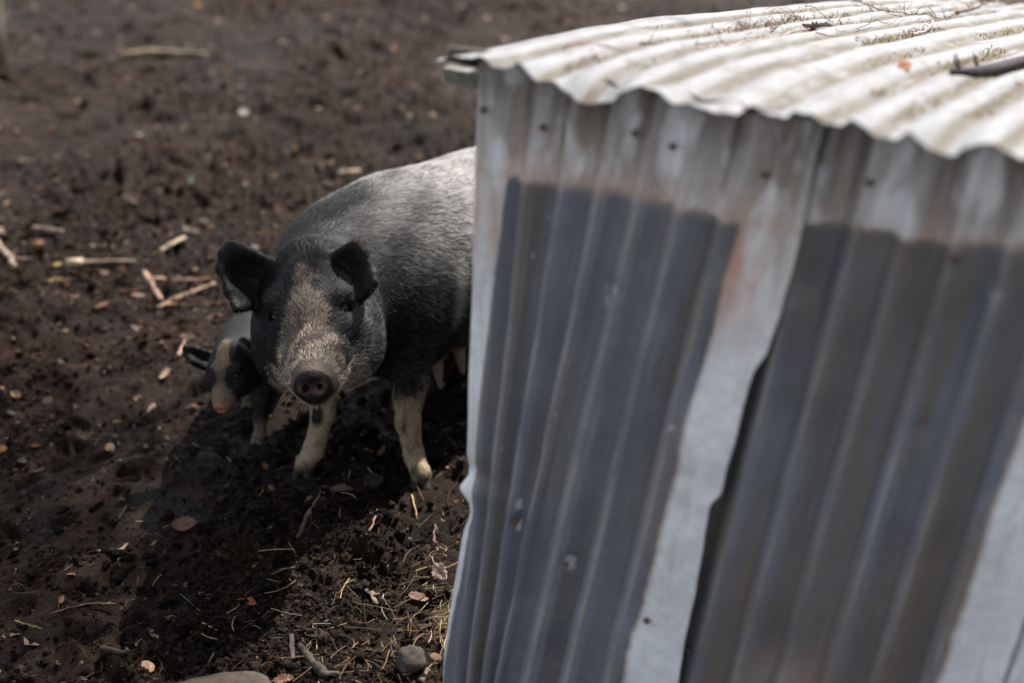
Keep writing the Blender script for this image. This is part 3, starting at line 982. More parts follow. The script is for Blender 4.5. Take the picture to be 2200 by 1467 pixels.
# front legs
gL = Z(652, 1035, 0); gR = Z(903, 1055, 0)
add_leg(sow_f, [bp(.0, .135, .36), [-.235, 2.86, .26], [-.240, 2.835, .150], [-.228, 2.825, .065], [gR[0], gR[1] + .02, .035]], [.080, .042, .0265, .0225, .022], .05, (.05, -1, 0), .9)
add_leg(sow_f, [bp(.0, -.12, .36), [-.425, 2.90, .26], [-.440, 2.875, .150], [-.462, 2.85, .065], [gL[0], gL[1] + .02, .035]], [.080, .040, .0265, .0225, .022], .05, (-.15, -1, 0), .9)
for sg in (-1, 1):
    add_leg(sow_f, [bp(.84, sg * .12, .36), bp(.76, sg * .12, .25), bp(.93, sg * .115, .17), bp(.90, sg * .115, .07), bp(.89, sg * .115, .035)], [.10, .062, .032, .026, .026], .05, -AX)
# teats along the belly
for i in range(6):
    for sg in (-1, 1):
        a = .16 + i * .088
        zb = .212 - .012 * math.sin(i)
        sow_f.el(bp(a, sg * .085, zb + .03), (.045, .035, .045), RB, .03)
        sow_f.rc(bp(a, sg * .088, zb), bp(a - .010, sg * .112, zb - .092 + .014 * (i % 2)), .021, .0075, .02)
# tail
tl = [bp(1.02, 0, .50), bp(1.06, .01, .47), bp(1.075, .03, .43), bp(1.07, .045, .40)]
for i in range(3): sow_f.rc(tl[i], tl[i + 1], .013 - .003 * i, .010 - .003 * i, .012)
dt = -.045
earL = ear(sow_f, [
    [T(596, 572, 3.00 + dt), T(566, 612, 3.02 + dt), T(556, 648, 3.01 + dt)],
    [T(560, 553, 2.985 + dt), T(532, 600, 3.015 + dt), T(540, 655, 2.985 + dt)],
    [T(520, 535, 2.97 + dt), T(497, 590, 2.99 + dt), T(523, 660, 2.955 + dt)],
    [T(489, 523, 2.965 + dt), T(472, 580, 2.955 + dt), T(508, 664, 2.925 + dt)]])
earR = ear(sow_f, [
    [T(690, 576, 2.99 + dt), T(697, 606, 3.00 + dt), T(715, 628, 2.985 + dt)],
    [T(718, 553, 2.975 + dt), T(733, 597, 3.005 + dt), T(750, 634, 2.965 + dt)],
    [T(745, 533, 2.96 + dt), T(768, 580, 2.985 + dt), T(778, 636, 2.945 + dt)],
    [T(768, 520, 2.955 + dt), T(795, 570, 2.95 + dt), T(806, 608, 2.925 + dt)]])


def head_masks(P, H):
    L = H.loc(P); return L[:, 0], L[:, 1], L[:, 2]


def sow_masks(P):
    s, f, u = head_masks(P, H1)
    wob = .012 * fbm(P[:, 0] * 30, P[:, 1] * 30, P[:, 2] * 30, oct=3, seed=5)
    headness = sstep(-.36, -.30, f)
    bw = np.interp(-f, [0, .05, .085, .12, .15, .18, .205, .225, .245], [.075, .068, .060, .046, .034, .026, .019, .010, .0])
    blaze = (.72 + .28 * sstep(-.3, .4, fbm(P[:, 0] * 60, P[:, 1] * 60, P[:, 2] * 60, oct=2, seed=71))) * sstep(.014, -.012, np.abs(s + .004) - bw + wob * 1.2) * headness * (u > -.035) * (f > -.238)
    chinm = sstep(-.15, -.08, f + wob + .03 * (s > 0)) * (u <= -.0) * .9 * (np.abs(s) < .10)
    blaze = np.maximum(blaze, chinm)
    grey = sstep(-.20, -.08, f + wob) * headness * (1 - blaze) * .5
    a = (P - S0) @ AX; r = (P - S0) @ RT
    patch = fbm(P[:, 0] * 26, P[:, 1] * 26, P[:, 2] * 18, oct=2, seed=44)
    zk = [.03, .065, .15, .26]
    dL = np.hypot(P[:, 0] - np.interp(P[:, 2], zk, [gL[0], -.462, -.440, -.425]), P[:, 1] - np.interp(P[:, 2], zk, [gL[1] + .02, 2.85, 2.875, 2.90]))
    dR = np.hypot(P[:, 0] - np.interp(P[:, 2], zk, [gR[0], -.228, -.240, -.235]), P[:, 1] - np.interp(P[:, 2], zk, [gR[1] + .02, 2.825, 2.835, 2.86]))
    on_leg = sstep(.075, .055, np.minimum(dL, dR))
    feet = sstep(.27, .19, P[:, 2] + wob * 2 - .03 * (r < 0)) * sstep(.55, .15, patch * np.where(r > .03, .25, .55) + .16 * (r < .03) + sstep(.08, .17, P[:, 2]) * np.where(r > 0, .25, .62) * np.where(r > 0, sstep(.004, -.014, P[:, 0] + .236), sstep(.0, .02, P[:, 0] + .440))) * on_leg  # pale lower legs, with shade painted into the inner sides
    feet = np.maximum(feet, sstep(.2, .15, P[:, 2] + wob) * (a > .6))
    teat = sstep(.205, .185, P[:, 2] + wob * .6) * (a > .11) * (a < .75)
    streak = np.exp(-((a - .10 - (P[:, 2] - .4) * .1) / .020) ** 2) * sstep(.30, .38, P[:, 2]) * sstep(.52, .46, P[:, 2])
    back = sstep(-.13, .12, a) * sstep(.36, .56, P[:, 2])  # grey coat, paled towards the top with painted sun sheen
    flank = sstep(.05, .25, a)
    return dict(s=s, f=f, u=u, blaze=blaze, grey=grey, feet=feet, teat=teat, streak=streak, back=back, flank=flank, head=headness, a=a)


EARP = np.concatenate([earL[1:].reshape(-1, 3), earR[1:].reshape(-1, 3)])


def ear_mask(P):
    out = np.full(len(P), 9.)
    for e in EARP: out = np.minimum(out, ((P - e) ** 2).sum(1))
    return sstep(.027, .021, np.sqrt(out))


def sow_skin(P, N):
    m = sow_masks(P)
    c = np.tile(np.array([.0045, .0042, .005]), (len(P), 1))
    def over(c, k, col): return c * (1 - k[:, None]) + np.array(col) * k[:, None]
    n = .5 + .5 * fbm(P[:, 0] * 9, P[:, 1] * 9, P[:, 2] * 9, oct=3, seed=15)
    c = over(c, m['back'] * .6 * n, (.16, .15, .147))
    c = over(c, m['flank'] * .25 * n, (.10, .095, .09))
    c = over(c, m['streak'] * .8, (.3, .26, .22))
    c = over(c, np.clip(m['blaze'], 0, 1) * .9, (.10, .074, .058))
    c = over(c, np.clip(m['feet'], 0, 1), (.24, .18, .118))
    c = over(c, np.clip(m['teat'], 0, 1), (.22, .155, .115))
    mud = sstep(.10, .02, P[:, 2] + .05 * fbm(P[:, 0] * 40, P[:, 1] * 40, P[:, 2] * 40, oct=2, seed=3)) * .8
    c = over(c, mud, (.022, .015, .011)); c = over(c, sstep(.034, .024, P[:, 2]) * .9, (.012, .009, .007))
    # snout: dark wet leather with pink patches
    f, s, u = m['f'], m['s'], m['u']
    c = c * (1 - .6 * ear_mask(P)[:, None])
    Ld = (P - H1.D) @ H1.Rd.T; disc = sstep(-.014, -.010, Ld[:, 1]) * sstep(.041, .038, np.hypot(Ld[:, 0], Ld[:, 2]))
    nos = np.exp(-((np.hypot(np.abs(Ld[:, 0]) - .014, Ld[:, 2] - .003) - .011) / .005) ** 2) * (Ld[:, 2] > -.012)
    pk = sstep(.05, .35, fbm(P[:, 0] * 55, P[:, 1] * 55, P[:, 2] * 55, oct=2, seed=8)) * sstep(.036, .026, np.hypot(s, u))
    deep = sstep(-.010, -.014, Ld[:, 1])
    c = over(c, disc, (.006, .0042, .0038)); c = over(c, disc * np.clip(pk * .25 + nos * (.35 + .65 * pk), 0, 1) * .9, (.095, .050, .042)); c = over(c, deep * (np.hypot(Ld[:, 0], Ld[:, 2]) < .03) * (Ld[:, 1] > -.04), (.004, .003, .003))
    return c


def sow_hcol(P, N, r):
    m = sow_masks(P); n = len(P)
    q = r.random(n)
    cl = .5 + .5 * fbm(P[:, 0] * 14, P[:, 1] * 14, P[:, 2] * 14, oct=3, seed=25)
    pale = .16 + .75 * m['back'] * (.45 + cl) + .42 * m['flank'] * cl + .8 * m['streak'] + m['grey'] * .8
    pale = np.where(m['head'] > .5, .03 + .55 * sstep(.045, .085, m['s']) * sstep(-.27, -.2, m['f']) * (m['f'] < -.08) + m['grey'] * .35 * sstep(-.02, .03, m['s']), pale)
    crown = m['head'] * sstep(-.2, -.28, m['f']); pale = pale * (1 - .55 * crown)
    isp = q < pale
    dark = np.array([.006, .0058, .007]) * r.uniform(.5, 2., (n, 1))
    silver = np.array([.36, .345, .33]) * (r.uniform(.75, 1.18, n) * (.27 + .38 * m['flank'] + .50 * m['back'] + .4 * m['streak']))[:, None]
    c = np.where(isp[:, None], silver, dark)
    tan = np.where((r.random(n) < .72)[:, None], np.array([.56, .45, .335]) * (r.uniform(.25, 1.5, n) * (.55 + .6 * sstep(-.17, -.07, m['f'])))[:, None], dark * 2.5)
    c = np.where((r.random(n) < m['blaze'])[:, None], tan, c)
    leg = np.array([.43, .345, .225]) * r.uniform(.5, 1.3, (n, 1))
    c = np.where((r.random(n) < np.maximum(m['feet'], m['teat']) * .93)[:, None], leg, c)
    em = ear_mask(P)
    c = np.where((r.random(n) < em)[:, None], np.array([.008, .0065, .0055]) * r.uniform(.4, 2.2, (n, 1)), c)
    mud = sstep(.10, .02, P[:, 2] + .05 * fbm(P[:, 0] * 40, P[:, 1] * 40, P[:, 2] * 40, oct=2, seed=3)) * .85
    c = np.where((r.random(n) < mud)[:, None], np.array([.022, .015, .011]), c)
    return c


def sow_dir(P, N):
    m = sow_masks(P); n = len(P)
    d = np.tile(AX, (n, 1)) + np.array([0, 0, -.55])
    legm = sstep(.30, .22, P[:, 2])[:, None]
    d = d * (1 - legm) + np.array([0, .1, -1.]) * legm
    side = np.sign(m['s'])[:, None] * H1.s
    hd = -H1.f * .9 + side * (.45 * sstep(.01, .06, np.abs(m['s'])))[:, None] - UPV * (.7 * sstep(.02, -.06, m['u']))[:, None]
    h = (m['head'] * (P[:, 2] > .3))[:, None]
    return d * (1 - h) + hd * h


def sow_len(P, N):
    m = sow_masks(P)
    L = .019 + .006 * m['back']
    L = np.where(m['head'] > .5, .0125, L)
    L = np.where((m['head'] > .5) & (m['f'] > -.12), .0105, L)
    L = np.where((m['head'] > .5) & (m['f'] < -.24) & (m['u'] > .05), .026, L)          # forelock
    L = np.where((m['head'] > .5) & (m['u'] < -.04), .017, L)
    L = np.where(P[:, 2] < .2, .009, L)
    L = np.where(ear_mask(P) > .5, .0065, L)
    return L


def sow_dens(P, N):
    m = sow_masks(P)
    d = np.where(m['head'] > .5, 3.4, 1.)
    d = np.where((m['f'] > -.10) & (m['head'] > .5), 4.5, d)
    Ld = (P - H1.D) @ H1.Rd.T; disc = (Ld[:, 1] > -.017) & (m['head'] > .5)
    eye = (np.hypot(np.hypot(np.abs(m['s']) - .069, m['f'] + .168), m['u'] - .069) < .021)
    d = np.where(disc | eye, 0, d)
    d = np.where(m['a'] > .7, .5, d)
    d = np.where((P[:, 2] < .03) | ((m['teat'] > .4)), .15 * d, d)
    return d


sow = empty('pig', (S0[0], S0[1], 0))
tag(sow, 'large black and grey pig with tan muzzle standing by the corner of the iron hut', 'pig', 'pigs on the muddy ground')
V, F = sow_f.mesh((-.66, 2.36, -.02), (.52, 4.1, .72), .0038)
N, AR = vnormals(V, F)
if (N * (V - bp(.4, 0, .42))).sum() < 0: F = F[:, ::-1]; N = -N
# skin folds and small unevenness
fold = .0018 * np.sin((V @ nrm([.5, -.8, .3])) * 150 + 3 * fbm(V[:, 0] * 12, V[:, 1] * 12, V[:, 2] * 12, oct=2, seed=2))
sm = sow_masks(V)
fm = sm['head'] * sstep(-.05, -.09, sm['f']) * .8 * (sm['f'] > -.3)
V = V + N * (fold * fm + .002 * fbm(V[:, 0] * 16, V[:, 1] * 16, V[:, 2] * 16, oct=3, seed=12))[:, None]
print('sow', len(V))
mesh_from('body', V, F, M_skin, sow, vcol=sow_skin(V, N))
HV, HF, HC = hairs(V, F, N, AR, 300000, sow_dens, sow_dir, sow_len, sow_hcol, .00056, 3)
hair_parts = [(HV, HF, HC)]


def fringe(G, H, parent, count, seed, L=.017):
    """stiff pale-tipped hairs round an ear rim"""
    r = np.random.default_rng(seed)
    ring = np.concatenate([G[:, 0], G[-1, :], G[::-1, -1]])
    cen = G.reshape(-1, 3).mean(0)
    seg = np.linalg.norm(np.diff(ring, axis=0), axis=1); cs = np.concatenate([[0], np.cumsum(seg)])
    t = r.random(count) * cs[-1]
    P = np.stack([np.interp(t, cs, ring[:, i]) for i in range(3)], 1)
    out = P - cen; out /= np.linalg.norm(out, axis=1)[:, None]
    d = out + r.standard_normal((count, 3)) * .45 - H.f * .3 + np.array([0, 0, -.2]); d /= np.linalg.norm(d, axis=1)[:, None]
    l = L * r.uniform(.4, 1.3, count)
    s = np.cross(d, [0, 1, 0.3]); s /= np.linalg.norm(s, axis=1)[:, None]
    w_ = .0008
    P = P + r.standard_normal((count, 3)) * .0025
    V = np.stack([P - s * w_ / 2, P + s * w_ / 2, P + d * (l * .6)[:, None] + s * w_ * .35, P + d * (l * .6)[:, None] - s * w_ * .35, P + d * l[:, None] - [0, 0, .002]], 1)
    b = np.arange(count)[:, None] * 5
    col = np.array([.16, .12, .085]) * r.uniform(.15, 1.6, (count, 1))
    return V.reshape(-1, 3), [b + [0, 1, 2, 3], b + [3, 2, 4]], np.repeat(col[:, None], 5, 1).reshape(-1, 3)


for G, sd2 in ((earL, 5), (earR, 6)):
    v_, f_, c_ = fringe(G, H1, sow, 2600, sd2, .011)
    hair_parts.append((v_, f_, c_))

# whiskers on muzzle and chin
wr = np.random.default_rng(8)
WB = Batch()
for i in range(80):
    a = wr.uniform(-math.pi * .95, 0) if i < 60 else wr.uniform(-math.pi, math.pi)
    rr_ = wr.uniform(.043, .066)
    base = H1.w(math.cos(a) * rr_, -wr.uniform(.02, .11), math.sin(a) * rr_ * .85 - .006)
    d = nrm(H1.s * math.cos(a) + H1.u * (math.sin(a) * .8 - .25) + H1.f * wr.uniform(.0, .9) + wr.standard_normal(3) * .25)
    l = wr.uniform(.010, .034)
    p = [base + d * l * t + np.array([0, 0, -.35 * l * t * t]) for t in (0, .33, .66, 1.)]
    v_, q_, t_ = tube(p, [.0005, .0005, .0004, .0002], 4)
    WB.add(v_, q_, t_, col=np.array([.30, .25, .17]) * wr.uniform(.3, 1.2))
wv = np.concatenate(WB.V)
hair_parts.append((wv, [np.concatenate(WB.Q), np.concatenate(WB.Tr)], np.concatenate(WB.C)))
o0 = 0; Qs, Ts = [], []
for v_, f_, c_ in hair_parts:
    Qs.append(np.asarray(f_[0]) + o0); Ts.append(np.asarray(f_[1]) + o0); o0 += len(v_)
mesh_from('hair', np.concatenate([q[0] for q in hair_parts]), [np.concatenate(Qs), np.concatenate(Ts)], M_hair, sow, vcol=np.concatenate([q[2] for q in hair_parts]))


def eye(H, sg, parent, rad):
    c = H.w(sg * .0675, -.170, .069)
    me = bpy.data.meshes.new('eye')
    import bmesh
    bm = bmesh.new(); bmesh.ops.create_uvsphere(bm, u_segments=20, v_segments=14, radius=rad); bm.to_mesh(me); bm.free()
    for p in me.polygons: p.use_smooth = True
    me.materials.append(M_eye)
    o = bpy.data.objects.new('eye', me); COL.objects.link(o); o.location = c
    o.parent = parent; o.matrix_parent_inverse = Matrix.Translation(-Vector(parent.location))


eye(H1, -1, sow, .0120); eye(H1, 1, sow, .0125)

# ------------------------------------------------------------------ the piglet
H2 = HeadFrame(T(474, 880, 3.20), (-.12, -.85, -.52), .43, roll=.05)
AX2 = nrm([.16, .98, 0]); RT2 = np.array([AX2[1], -AX2[0], 0]); S2 = np.array([-.640, 3.06, 0.])


def bq(a, r, z): return S2 + AX2 * a + RT2 * r + UPV * z


RB2 = np.stack([AX2, RT2, UPV])
pf = Field()
pf.el(bq(.03, 0, .205), (.12, .080, .095), RB2, .03)
pf.el(bq(.20, 0, .205), (.20, .088, .092), RB2, .03)
pf.el(bq(.34, 0, .205), (.11, .085, .09), RB2, .03)
pf.rc(H2.w(0, -.27, .01), bq(.0, 0, .20), .045, .075, .03)
build_head(pf, H2, .9)
hg = Z(552, 962, 0)
add_leg(pf, [bq(-.01, .055, .17), [-.600, 2.99, .125], [-.608, 2.975, .075], [-.610, 2.975, .035], [hg[0], hg[1] + .012, .02]], [.042, .024, .016, .014, .013], .02, (-.1, -1, 0), .55)
add_leg(pf, [bq(-.01, -.05, .17), bq(.06, -.05, .12), bq(.09, -.05, .07), bq(.10, -.05, .03), bq(.10, -.05, .018)], [.042, .024, .016, .014, .013], .02, -AX2, .55)
for sg in (-1, 1):
    add_leg(pf, [bq(.37, sg * .05, .17), bq(.33, sg * .052, .12), bq(.41, sg * .05, .08), bq(.40, sg * .05, .03), bq(.395, sg * .05, .018)], [.05, .030, .016, .014, .013], .02, -AX2, .55)
pf.rc(bq(.44, 0, .24), bq(.47, .01, .21), .008, .005, .008); pf.rc(bq(.47, .01, .21), bq(.465, .02, .18), .005, .003, .004)
t0 = 3.30
e1 = ear(pf, [[T(452, 760, t0 + .02), T(450, 778, t0 + .03), T(455, 795, t0 + .01)],
              [T(425, 750, t0), T(422, 768, t0 + .02), T(430, 786, t0 - .01)],
              [T(397, 744, t0 - .02), T(401, 760, t0 - .01), T(412, 776, t0 - .03)]], .0036, .01)
e2 = ear(pf, [[T(500, 758, t0 + .02), T(505, 778, t0 + .03), T(515, 800, t0 + .01)],
              [T(513, 738, t0), T(524, 765, t0 + .02), T(535, 795, t0 - .01)],
              [T(524, 726, t0 - .02), T(542, 750, t0 - .01), T(553, 784, t0 - .03)]], .0036, .01)


def p_masks(P):
    s, f, u = head_masks(P, H2)
    wob = .014 * fbm(P[:, 0] * 40, P[:, 1] * 40, P[:, 2] * 40, oct=2, seed=35)
    head = sstep(-.38, -.32, f)
    bw = np.interp(-f, [0, .06, .11, .16, .20, .25, .30, .36], [.09, .07, .030, .028, .050, .034, .028, .02])
    blaze = sstep(.008, -.008, np.abs(s + .004) - bw + wob) * head * (u > -.045)
    dull = np.exp(-((f + .14) / .04) ** 2) * .6
    feet = sstep(.085, .06, P[:, 2] + wob * .4)
    pink = sstep(-.022, -.014, f)
    return s, f, u, head, blaze * (1 - dull), feet, pink


def p_skin(P, N):
    s, f, u, head, blaze, feet, pink = p_masks(P)
    c = np.tile(np.array([.006, .0055, .006]), (len(P), 1))
    c = c + (.007 * sstep(.2, .29, P[:, 2]) * (1 - head))[:, None]
    for k_, col in ((blaze, (.125, .088, .060)), (feet, (.10, .075, .055)), (pink, (.22, .085, .062))):
        c = c * (1 - k_[:, None]) + np.array(col) * k_[:, None]
    return c


def p_hcol(P, N, r):
    s, f, u, head, blaze, feet, pink = p_masks(P); n = len(P)
    dark = np.array([.008, .0072, .008]) * r.uniform(.5, 2., (n, 1))
    c = np.where((r.random(n) < .04 + .07 * sstep(.2, .28, P[:, 2]) * (1 - head))[:, None], np.array([.07, .062, .058]) * r.uniform(.5, 1.3, (n, 1)), dark)
    c = np.where((r.random(n) < blaze * .8)[:, None], np.array([.22, .17, .115]) * r.uniform(.5, 1.3, (n, 1)), c)
    c = np.where((r.random(n) < feet * .9)[:, None], np.array([.14, .108, .075]) * r.uniform(.5, 1.3, (n, 1)), c)
    return c


def p_dir(P, N):
    s, f, u, head, *_ = p_masks(P); n = len(P)
    d = np.tile(AX2, (n, 1)) + np.array([0, 0, -.5]); lg = sstep(.14, .10, P[:, 2])[:, None]
    d = d * (1 - lg) + np.array([0, .1, -1.]) * lg
    hh = (head * (P[:, 2] > .12))[:, None]
    return d * (1 - hh) - H2.f * hh


piglet = empty('pig', (S2[0], S2[1], 0))
tag(piglet, 'small dark piglet with a pale blaze and pink snout standing behind the big pig', 'piglet', 'pigs on the muddy ground')
V, F = pf.mesh((-.86, 2.72, -.02), (-.42, 3.62, .36), .003)
N, AR = vnormals(V, F)
if (N * (V - bq(.2, 0, .2))).sum() < 0: F = F[:, ::-1]; N = -N
print('piglet', len(V))
mesh_from('body', V, F, M_skin, piglet, vcol=p_skin(V, N))
HV, HF, HC = hairs(V, F, N, AR, 26000, lambda P, n: np.where(p_masks(P)[6] > .3, 0, np.where(p_masks(P)[3] > .5, 2.5, 1.)), p_dir, lambda P, n: np.where(p_masks(P)[3] > .5, .008, .011), p_hcol, .0008, 13)
mesh_from('hair', HV, HF, M_hair, piglet, vcol=HC)
eye(H2, -1, piglet, .0078); eye(H2, 1, piglet, .0078)
#PIGS-END
#DEBRIS-BEGIN
# =================================================================== MUD CRUMBS, LITTER, STRAW (nobody could count them)
def ico(sub):
    import bmesh
    bm = bmesh.new(); bmesh.ops.create_icosphere(bm, subdivisions=sub, radius=1.)
    V = np.array([v.co[:] for v in bm.verts]); F = np.array([[v.index for v in f.verts] for f in bm.faces]); bm.free()
    return V, F


def rotmats(n, r, flat=False):
    a = r.uniform(0, 2 * math.pi, n); b = r.uniform(-.5, .5, n) if flat else r.uniform(0, 2 * math.pi, n); c = r.uniform(-.5, .5, n) if flat else r.uniform(0, 2 * math.pi, n)
    ca, sa, cb, sb, cc, sc = np.cos(a), np.sin(a), np.cos(b), np.sin(b), np.cos(c), np.sin(c)
    o, z = np.ones(n), np.zeros(n)
    Rz = np.stack([ca, -sa, z, sa, ca, z, z, z, o], 1).reshape(n, 3, 3)
    Rx = np.stack([o, z, z, z, cb, -sb, z, sb, cb], 1).reshape(n, 3, 3)
    Ry = np.stack([cc, z, sc, z, o, z, -sc, z, cc], 1).reshape(n, 3, 3)
    return Rz @ Rx @ Ry


def scatter_xy(n, r, y0, y1, pad=.25, power=1.5):
    """points on the ground in the yard, denser close by"""
    u = r.random(n)
    y = (y0 ** (1 - power) + u * (y1 ** (1 - power) - y0 ** (1 - power))) ** (1 / (1 - power))
    x = r.uniform(-1, 1, n) * (.40 * np.hypot(y, 1.8) + pad)
    # keep out of the hut
    P = np.stack([x, y], 1) - WL[:2]
    e = P @ ED[:2]; b = P @ BK[:2]
    ins = (e > .0) & (b > -.07) & (e < 2.1) & (b < 2.5)
    hoof = np.zeros(n, bool)
    for h in HOOVES: hoof |= np.hypot(x - h[0], y - h[1]) < .03
    ok = ~(ins | hoof)
    return x[ok], y[ok]


def crumbs(name, n, y0, y1, s0, s1, sub, seed, pal, power=1.5, label=None, sq=(.55, .9)):
    r = np.random.default_rng(seed)
    x, y = scatter_xy(n, r, y0, y1, power=power); n = len(x)
    dens = fbm(x * 2.2, y * 2.2, oct=3, seed=seed)
    keep = r.random(n) < .10 + 1.0 * sstep(-.55, .35, dens); x, y = x[keep], y[keep]; n = len(x)
    z = ground_z(x, y)
    V0, F0 = ico(sub)
    s = s0 * (s1 / s0) ** (r.random(n) ** 2.2)
    VV = np.repeat(V0[None], n, 0)
    ph = r.uniform(0, 50, (n, 1, 3))
    q = VV * 1.6 + ph
    if sub > 2: VV = VV * (1 + .5 * (1 - 2 * np.abs(fbm(q[..., 0] * 2.2, q[..., 1] * 2.2, q[..., 2] * 2.2, oct=3, seed=seed + 7))))[..., None] * .8
    bump = 1 + .38 * vnoise(q[..., 0], q[..., 1], q[..., 2], seed) + .22 * vnoise(q[..., 0] * 2.6, q[..., 1] * 2.6, q[..., 2] * 2.6, seed + 1)
    sc = np.stack([r.uniform(.7, 1.5, n), r.uniform(.6, 1.1, n), r.uniform(*sq, n)], 1)
    VV = VV * bump[..., None] * sc[:, None]
    VV = np.einsum('nij,nkj->nki', rotmats(n, r, True), VV) * s[:, None, None]
    VV = VV + np.stack([x, y, z + s * .25], 1)[:, None]
    F = (np.arange(n)[:, None, None] * len(V0) + F0[None]).reshape(-1, 3)
    pal = np.array(pal); c = pal[r.integers(0, len(pal), n)] * r.uniform(.6, 1.4, (n, 1))
    o = mesh_from(name, VV.reshape(-1, 3), F, M_clod, None, sub > 1, vcol=np.repeat(c[:, None], len(V0), 1).reshape(-1, 3))
    tag(o, label, kind='stuff')
    return o


MUDP = [(.005, .0034, .0026), (.009, .006, .0043), (.016, .0105, .0075), (.0035, .0025, .002), (.024, .016, .011)]
crumbs('mud_crumbs', 120000, 1.85, 4.6, .0020, .0085, 1, 101, MUDP, 2.2)
crumbs('mud_clods', 2400, 1.85, 7.5, .007, .019, 3, 102, MUDP, 1.6)
crumbs('far_mud_crumbs', 26000, 3.4, 9.5, .003, .011, 1, 103, [(.008, .005, .0032), (.024, .0135, .0078), (.048, .0265, .0150), (.075, .042, .024), (.0055, .0036, .0025)], 1.2)


def flakes(name, n, y0, y1, s0, s1, seed, pal, mat, power=1.3, asp=(.3, .9), region=None, tilt=True, lift=.4):
    """thin bent bits: leaf scraps, bark flakes"""
    r = np.random.default_rng(seed)
    x, y = scatter_xy(n, r, y0, y1, power=power)
    if region is not None:
        k_ = region(x, y, r); x, y = x[k_], y[k_]
    n = len(x); z = ground_z(x, y)
    s = s0 * (s1 / s0) ** (r.random(n) ** 1.8)
    # 3 x 3 vertex scrap with ragged outline
    gu, gv = np.meshgrid([-1, 0, 1], [-1, 0, 1], indexing='ij')
    base = np.stack([gu.ravel(), gv.ravel(), np.zeros(9)], 1).astype(float)
    VV = np.repeat(base[None], n, 0)
    VV[..., :2] *= r.uniform(.65, 1.1, (n, 9, 1))
    VV[:, [0, 2, 6, 8], :2] *= .72
    VV[..., 2] += (VV[..., 0] ** 2) * r.uniform(-.1, .45, (n, 1)) + r.normal(0, .08, (n, 9))
    VV[..., 1] *= r.uniform(*asp, (n, 1))
    VV = np.einsum('nij,nkj->nki', rotmats(n, r, tilt), VV) * (s / 2)[:, None, None]
    VV = VV + np.stack([x, y, z + s * .12 * lift + .002], 1)[:, None]
    Fq = np.array([[0, 3, 4, 1], [1, 4, 5, 2], [3, 6, 7, 4], [4, 7, 8, 5]])
    F = (np.arange(n)[:, None, None] * 9 + Fq[None]).reshape(-1, 4)
    pal = np.array(pal); c = pal[r.integers(0, len(pal), n)] * r.uniform(.5, 1.4, (n, 1))
    o = mesh_from(name, VV.reshape(-1, 3), F, mat, None, True, vcol=np.repeat(c[:, None], 9, 1).reshape(-1, 3))
    tag(o, kind='stuff'); return o


LEAFP = [(.045, .026, .016), (.03, .018, .012), (.075, .043, .027), (.02, .013, .009), (.12, .072, .045)]
flakes('leaf_litter', 9000, 2.9, 9.5, .008, .045, 111, LEAFP, M_leaf, 1.05, region=lambda x, y, r: r.random(len(x)) < .25 + .75 * sstep(-.3, .5, fbm(x * 1.1, y * 1.1, oct=3, seed=5)))
flakes('leaf_litter', 4200, 3.3, 9.5, .012, .050, 121, [(.12, .070, .042), (.085, .05, .032), (.17, .105, .065), (.22, .15, .10), (.06, .05, .02)], M_leaf, .98, region=lambda x, y, r: r.random(len(x)) < .2 + .8 * sstep(-.2, .5, fbm(x * .9, y * .9, oct=3, seed=6)))
flakes('soil_scraps', 5200, 1.85, 4.2, .004, .017, 112, [(.02, .014, .010), (.04, .028, .019), (.012, .009, .007), (.08, .056, .038)], M_leaf, 2.2)
flakes('fallen_leaf_bits', 260, 2.0, 8.5, .02, .05, 113, [(.22, .12, .07), (.18, .085, .04), (.24, .16, .10)], M_leaf, 1.1)


def stalks(name, spots, seed, pal, L=(.02, .09), wd=.0016, mat=None):
    r = np.random.default_rng(seed); n = len(spots)
    x, y = spots[:, 0], spots[:, 1]; z = ground_z(x, y) + r.uniform(.001, .012, n)
    a = r.uniform(0, math.pi * 2, n); el = r.normal(.08, .22, n)
    d = np.stack([np.cos(a) * np.cos(el), np.sin(a) * np.cos(el), np.sin(el)], 1)
    l = r.uniform(*L, n); s = np.stack([-np.sin(a), np.cos(a), np.zeros(n)], 1); up = np.array([0, 0, 1.])
    bend = r.normal(0, .18, n)
    w_ = wd * r.uniform(.5, 1.4, n)
    rings = []
    for t in (-.5, -.17, .17, .5):
        c = np.stack([x, y, z], 1) + d * (l * t)[:, None] + s * (l * bend * (t * t * 4 - 1) * .5)[:, None]
        rings += [c - s * w_[:, None] / 2, c + up * w_[:, None] * .7, c + s * w_[:, None] / 2]
    V = np.stack(rings, 1); b = np.arange(n)[:, None] * 12
    Q = [b + [3 * i + j, 3 * i + 3 + j, 3 * i + 4 + j, 3 * i + 1 + j] for i in range(3) for j in (0, 1)]
    pal = np.array(pal); c = pal[r.integers(0, len(pal), n)] * r.uniform(.6, 1.3, (n, 1))
    o = mesh_from(name, V.reshape(-1, 3), np.concatenate(Q), mat or M_straw, None, False, vcol=np.repeat(c[:, None], 12, 1).reshape(-1, 3))
    tag(o, kind='stuff'); return o


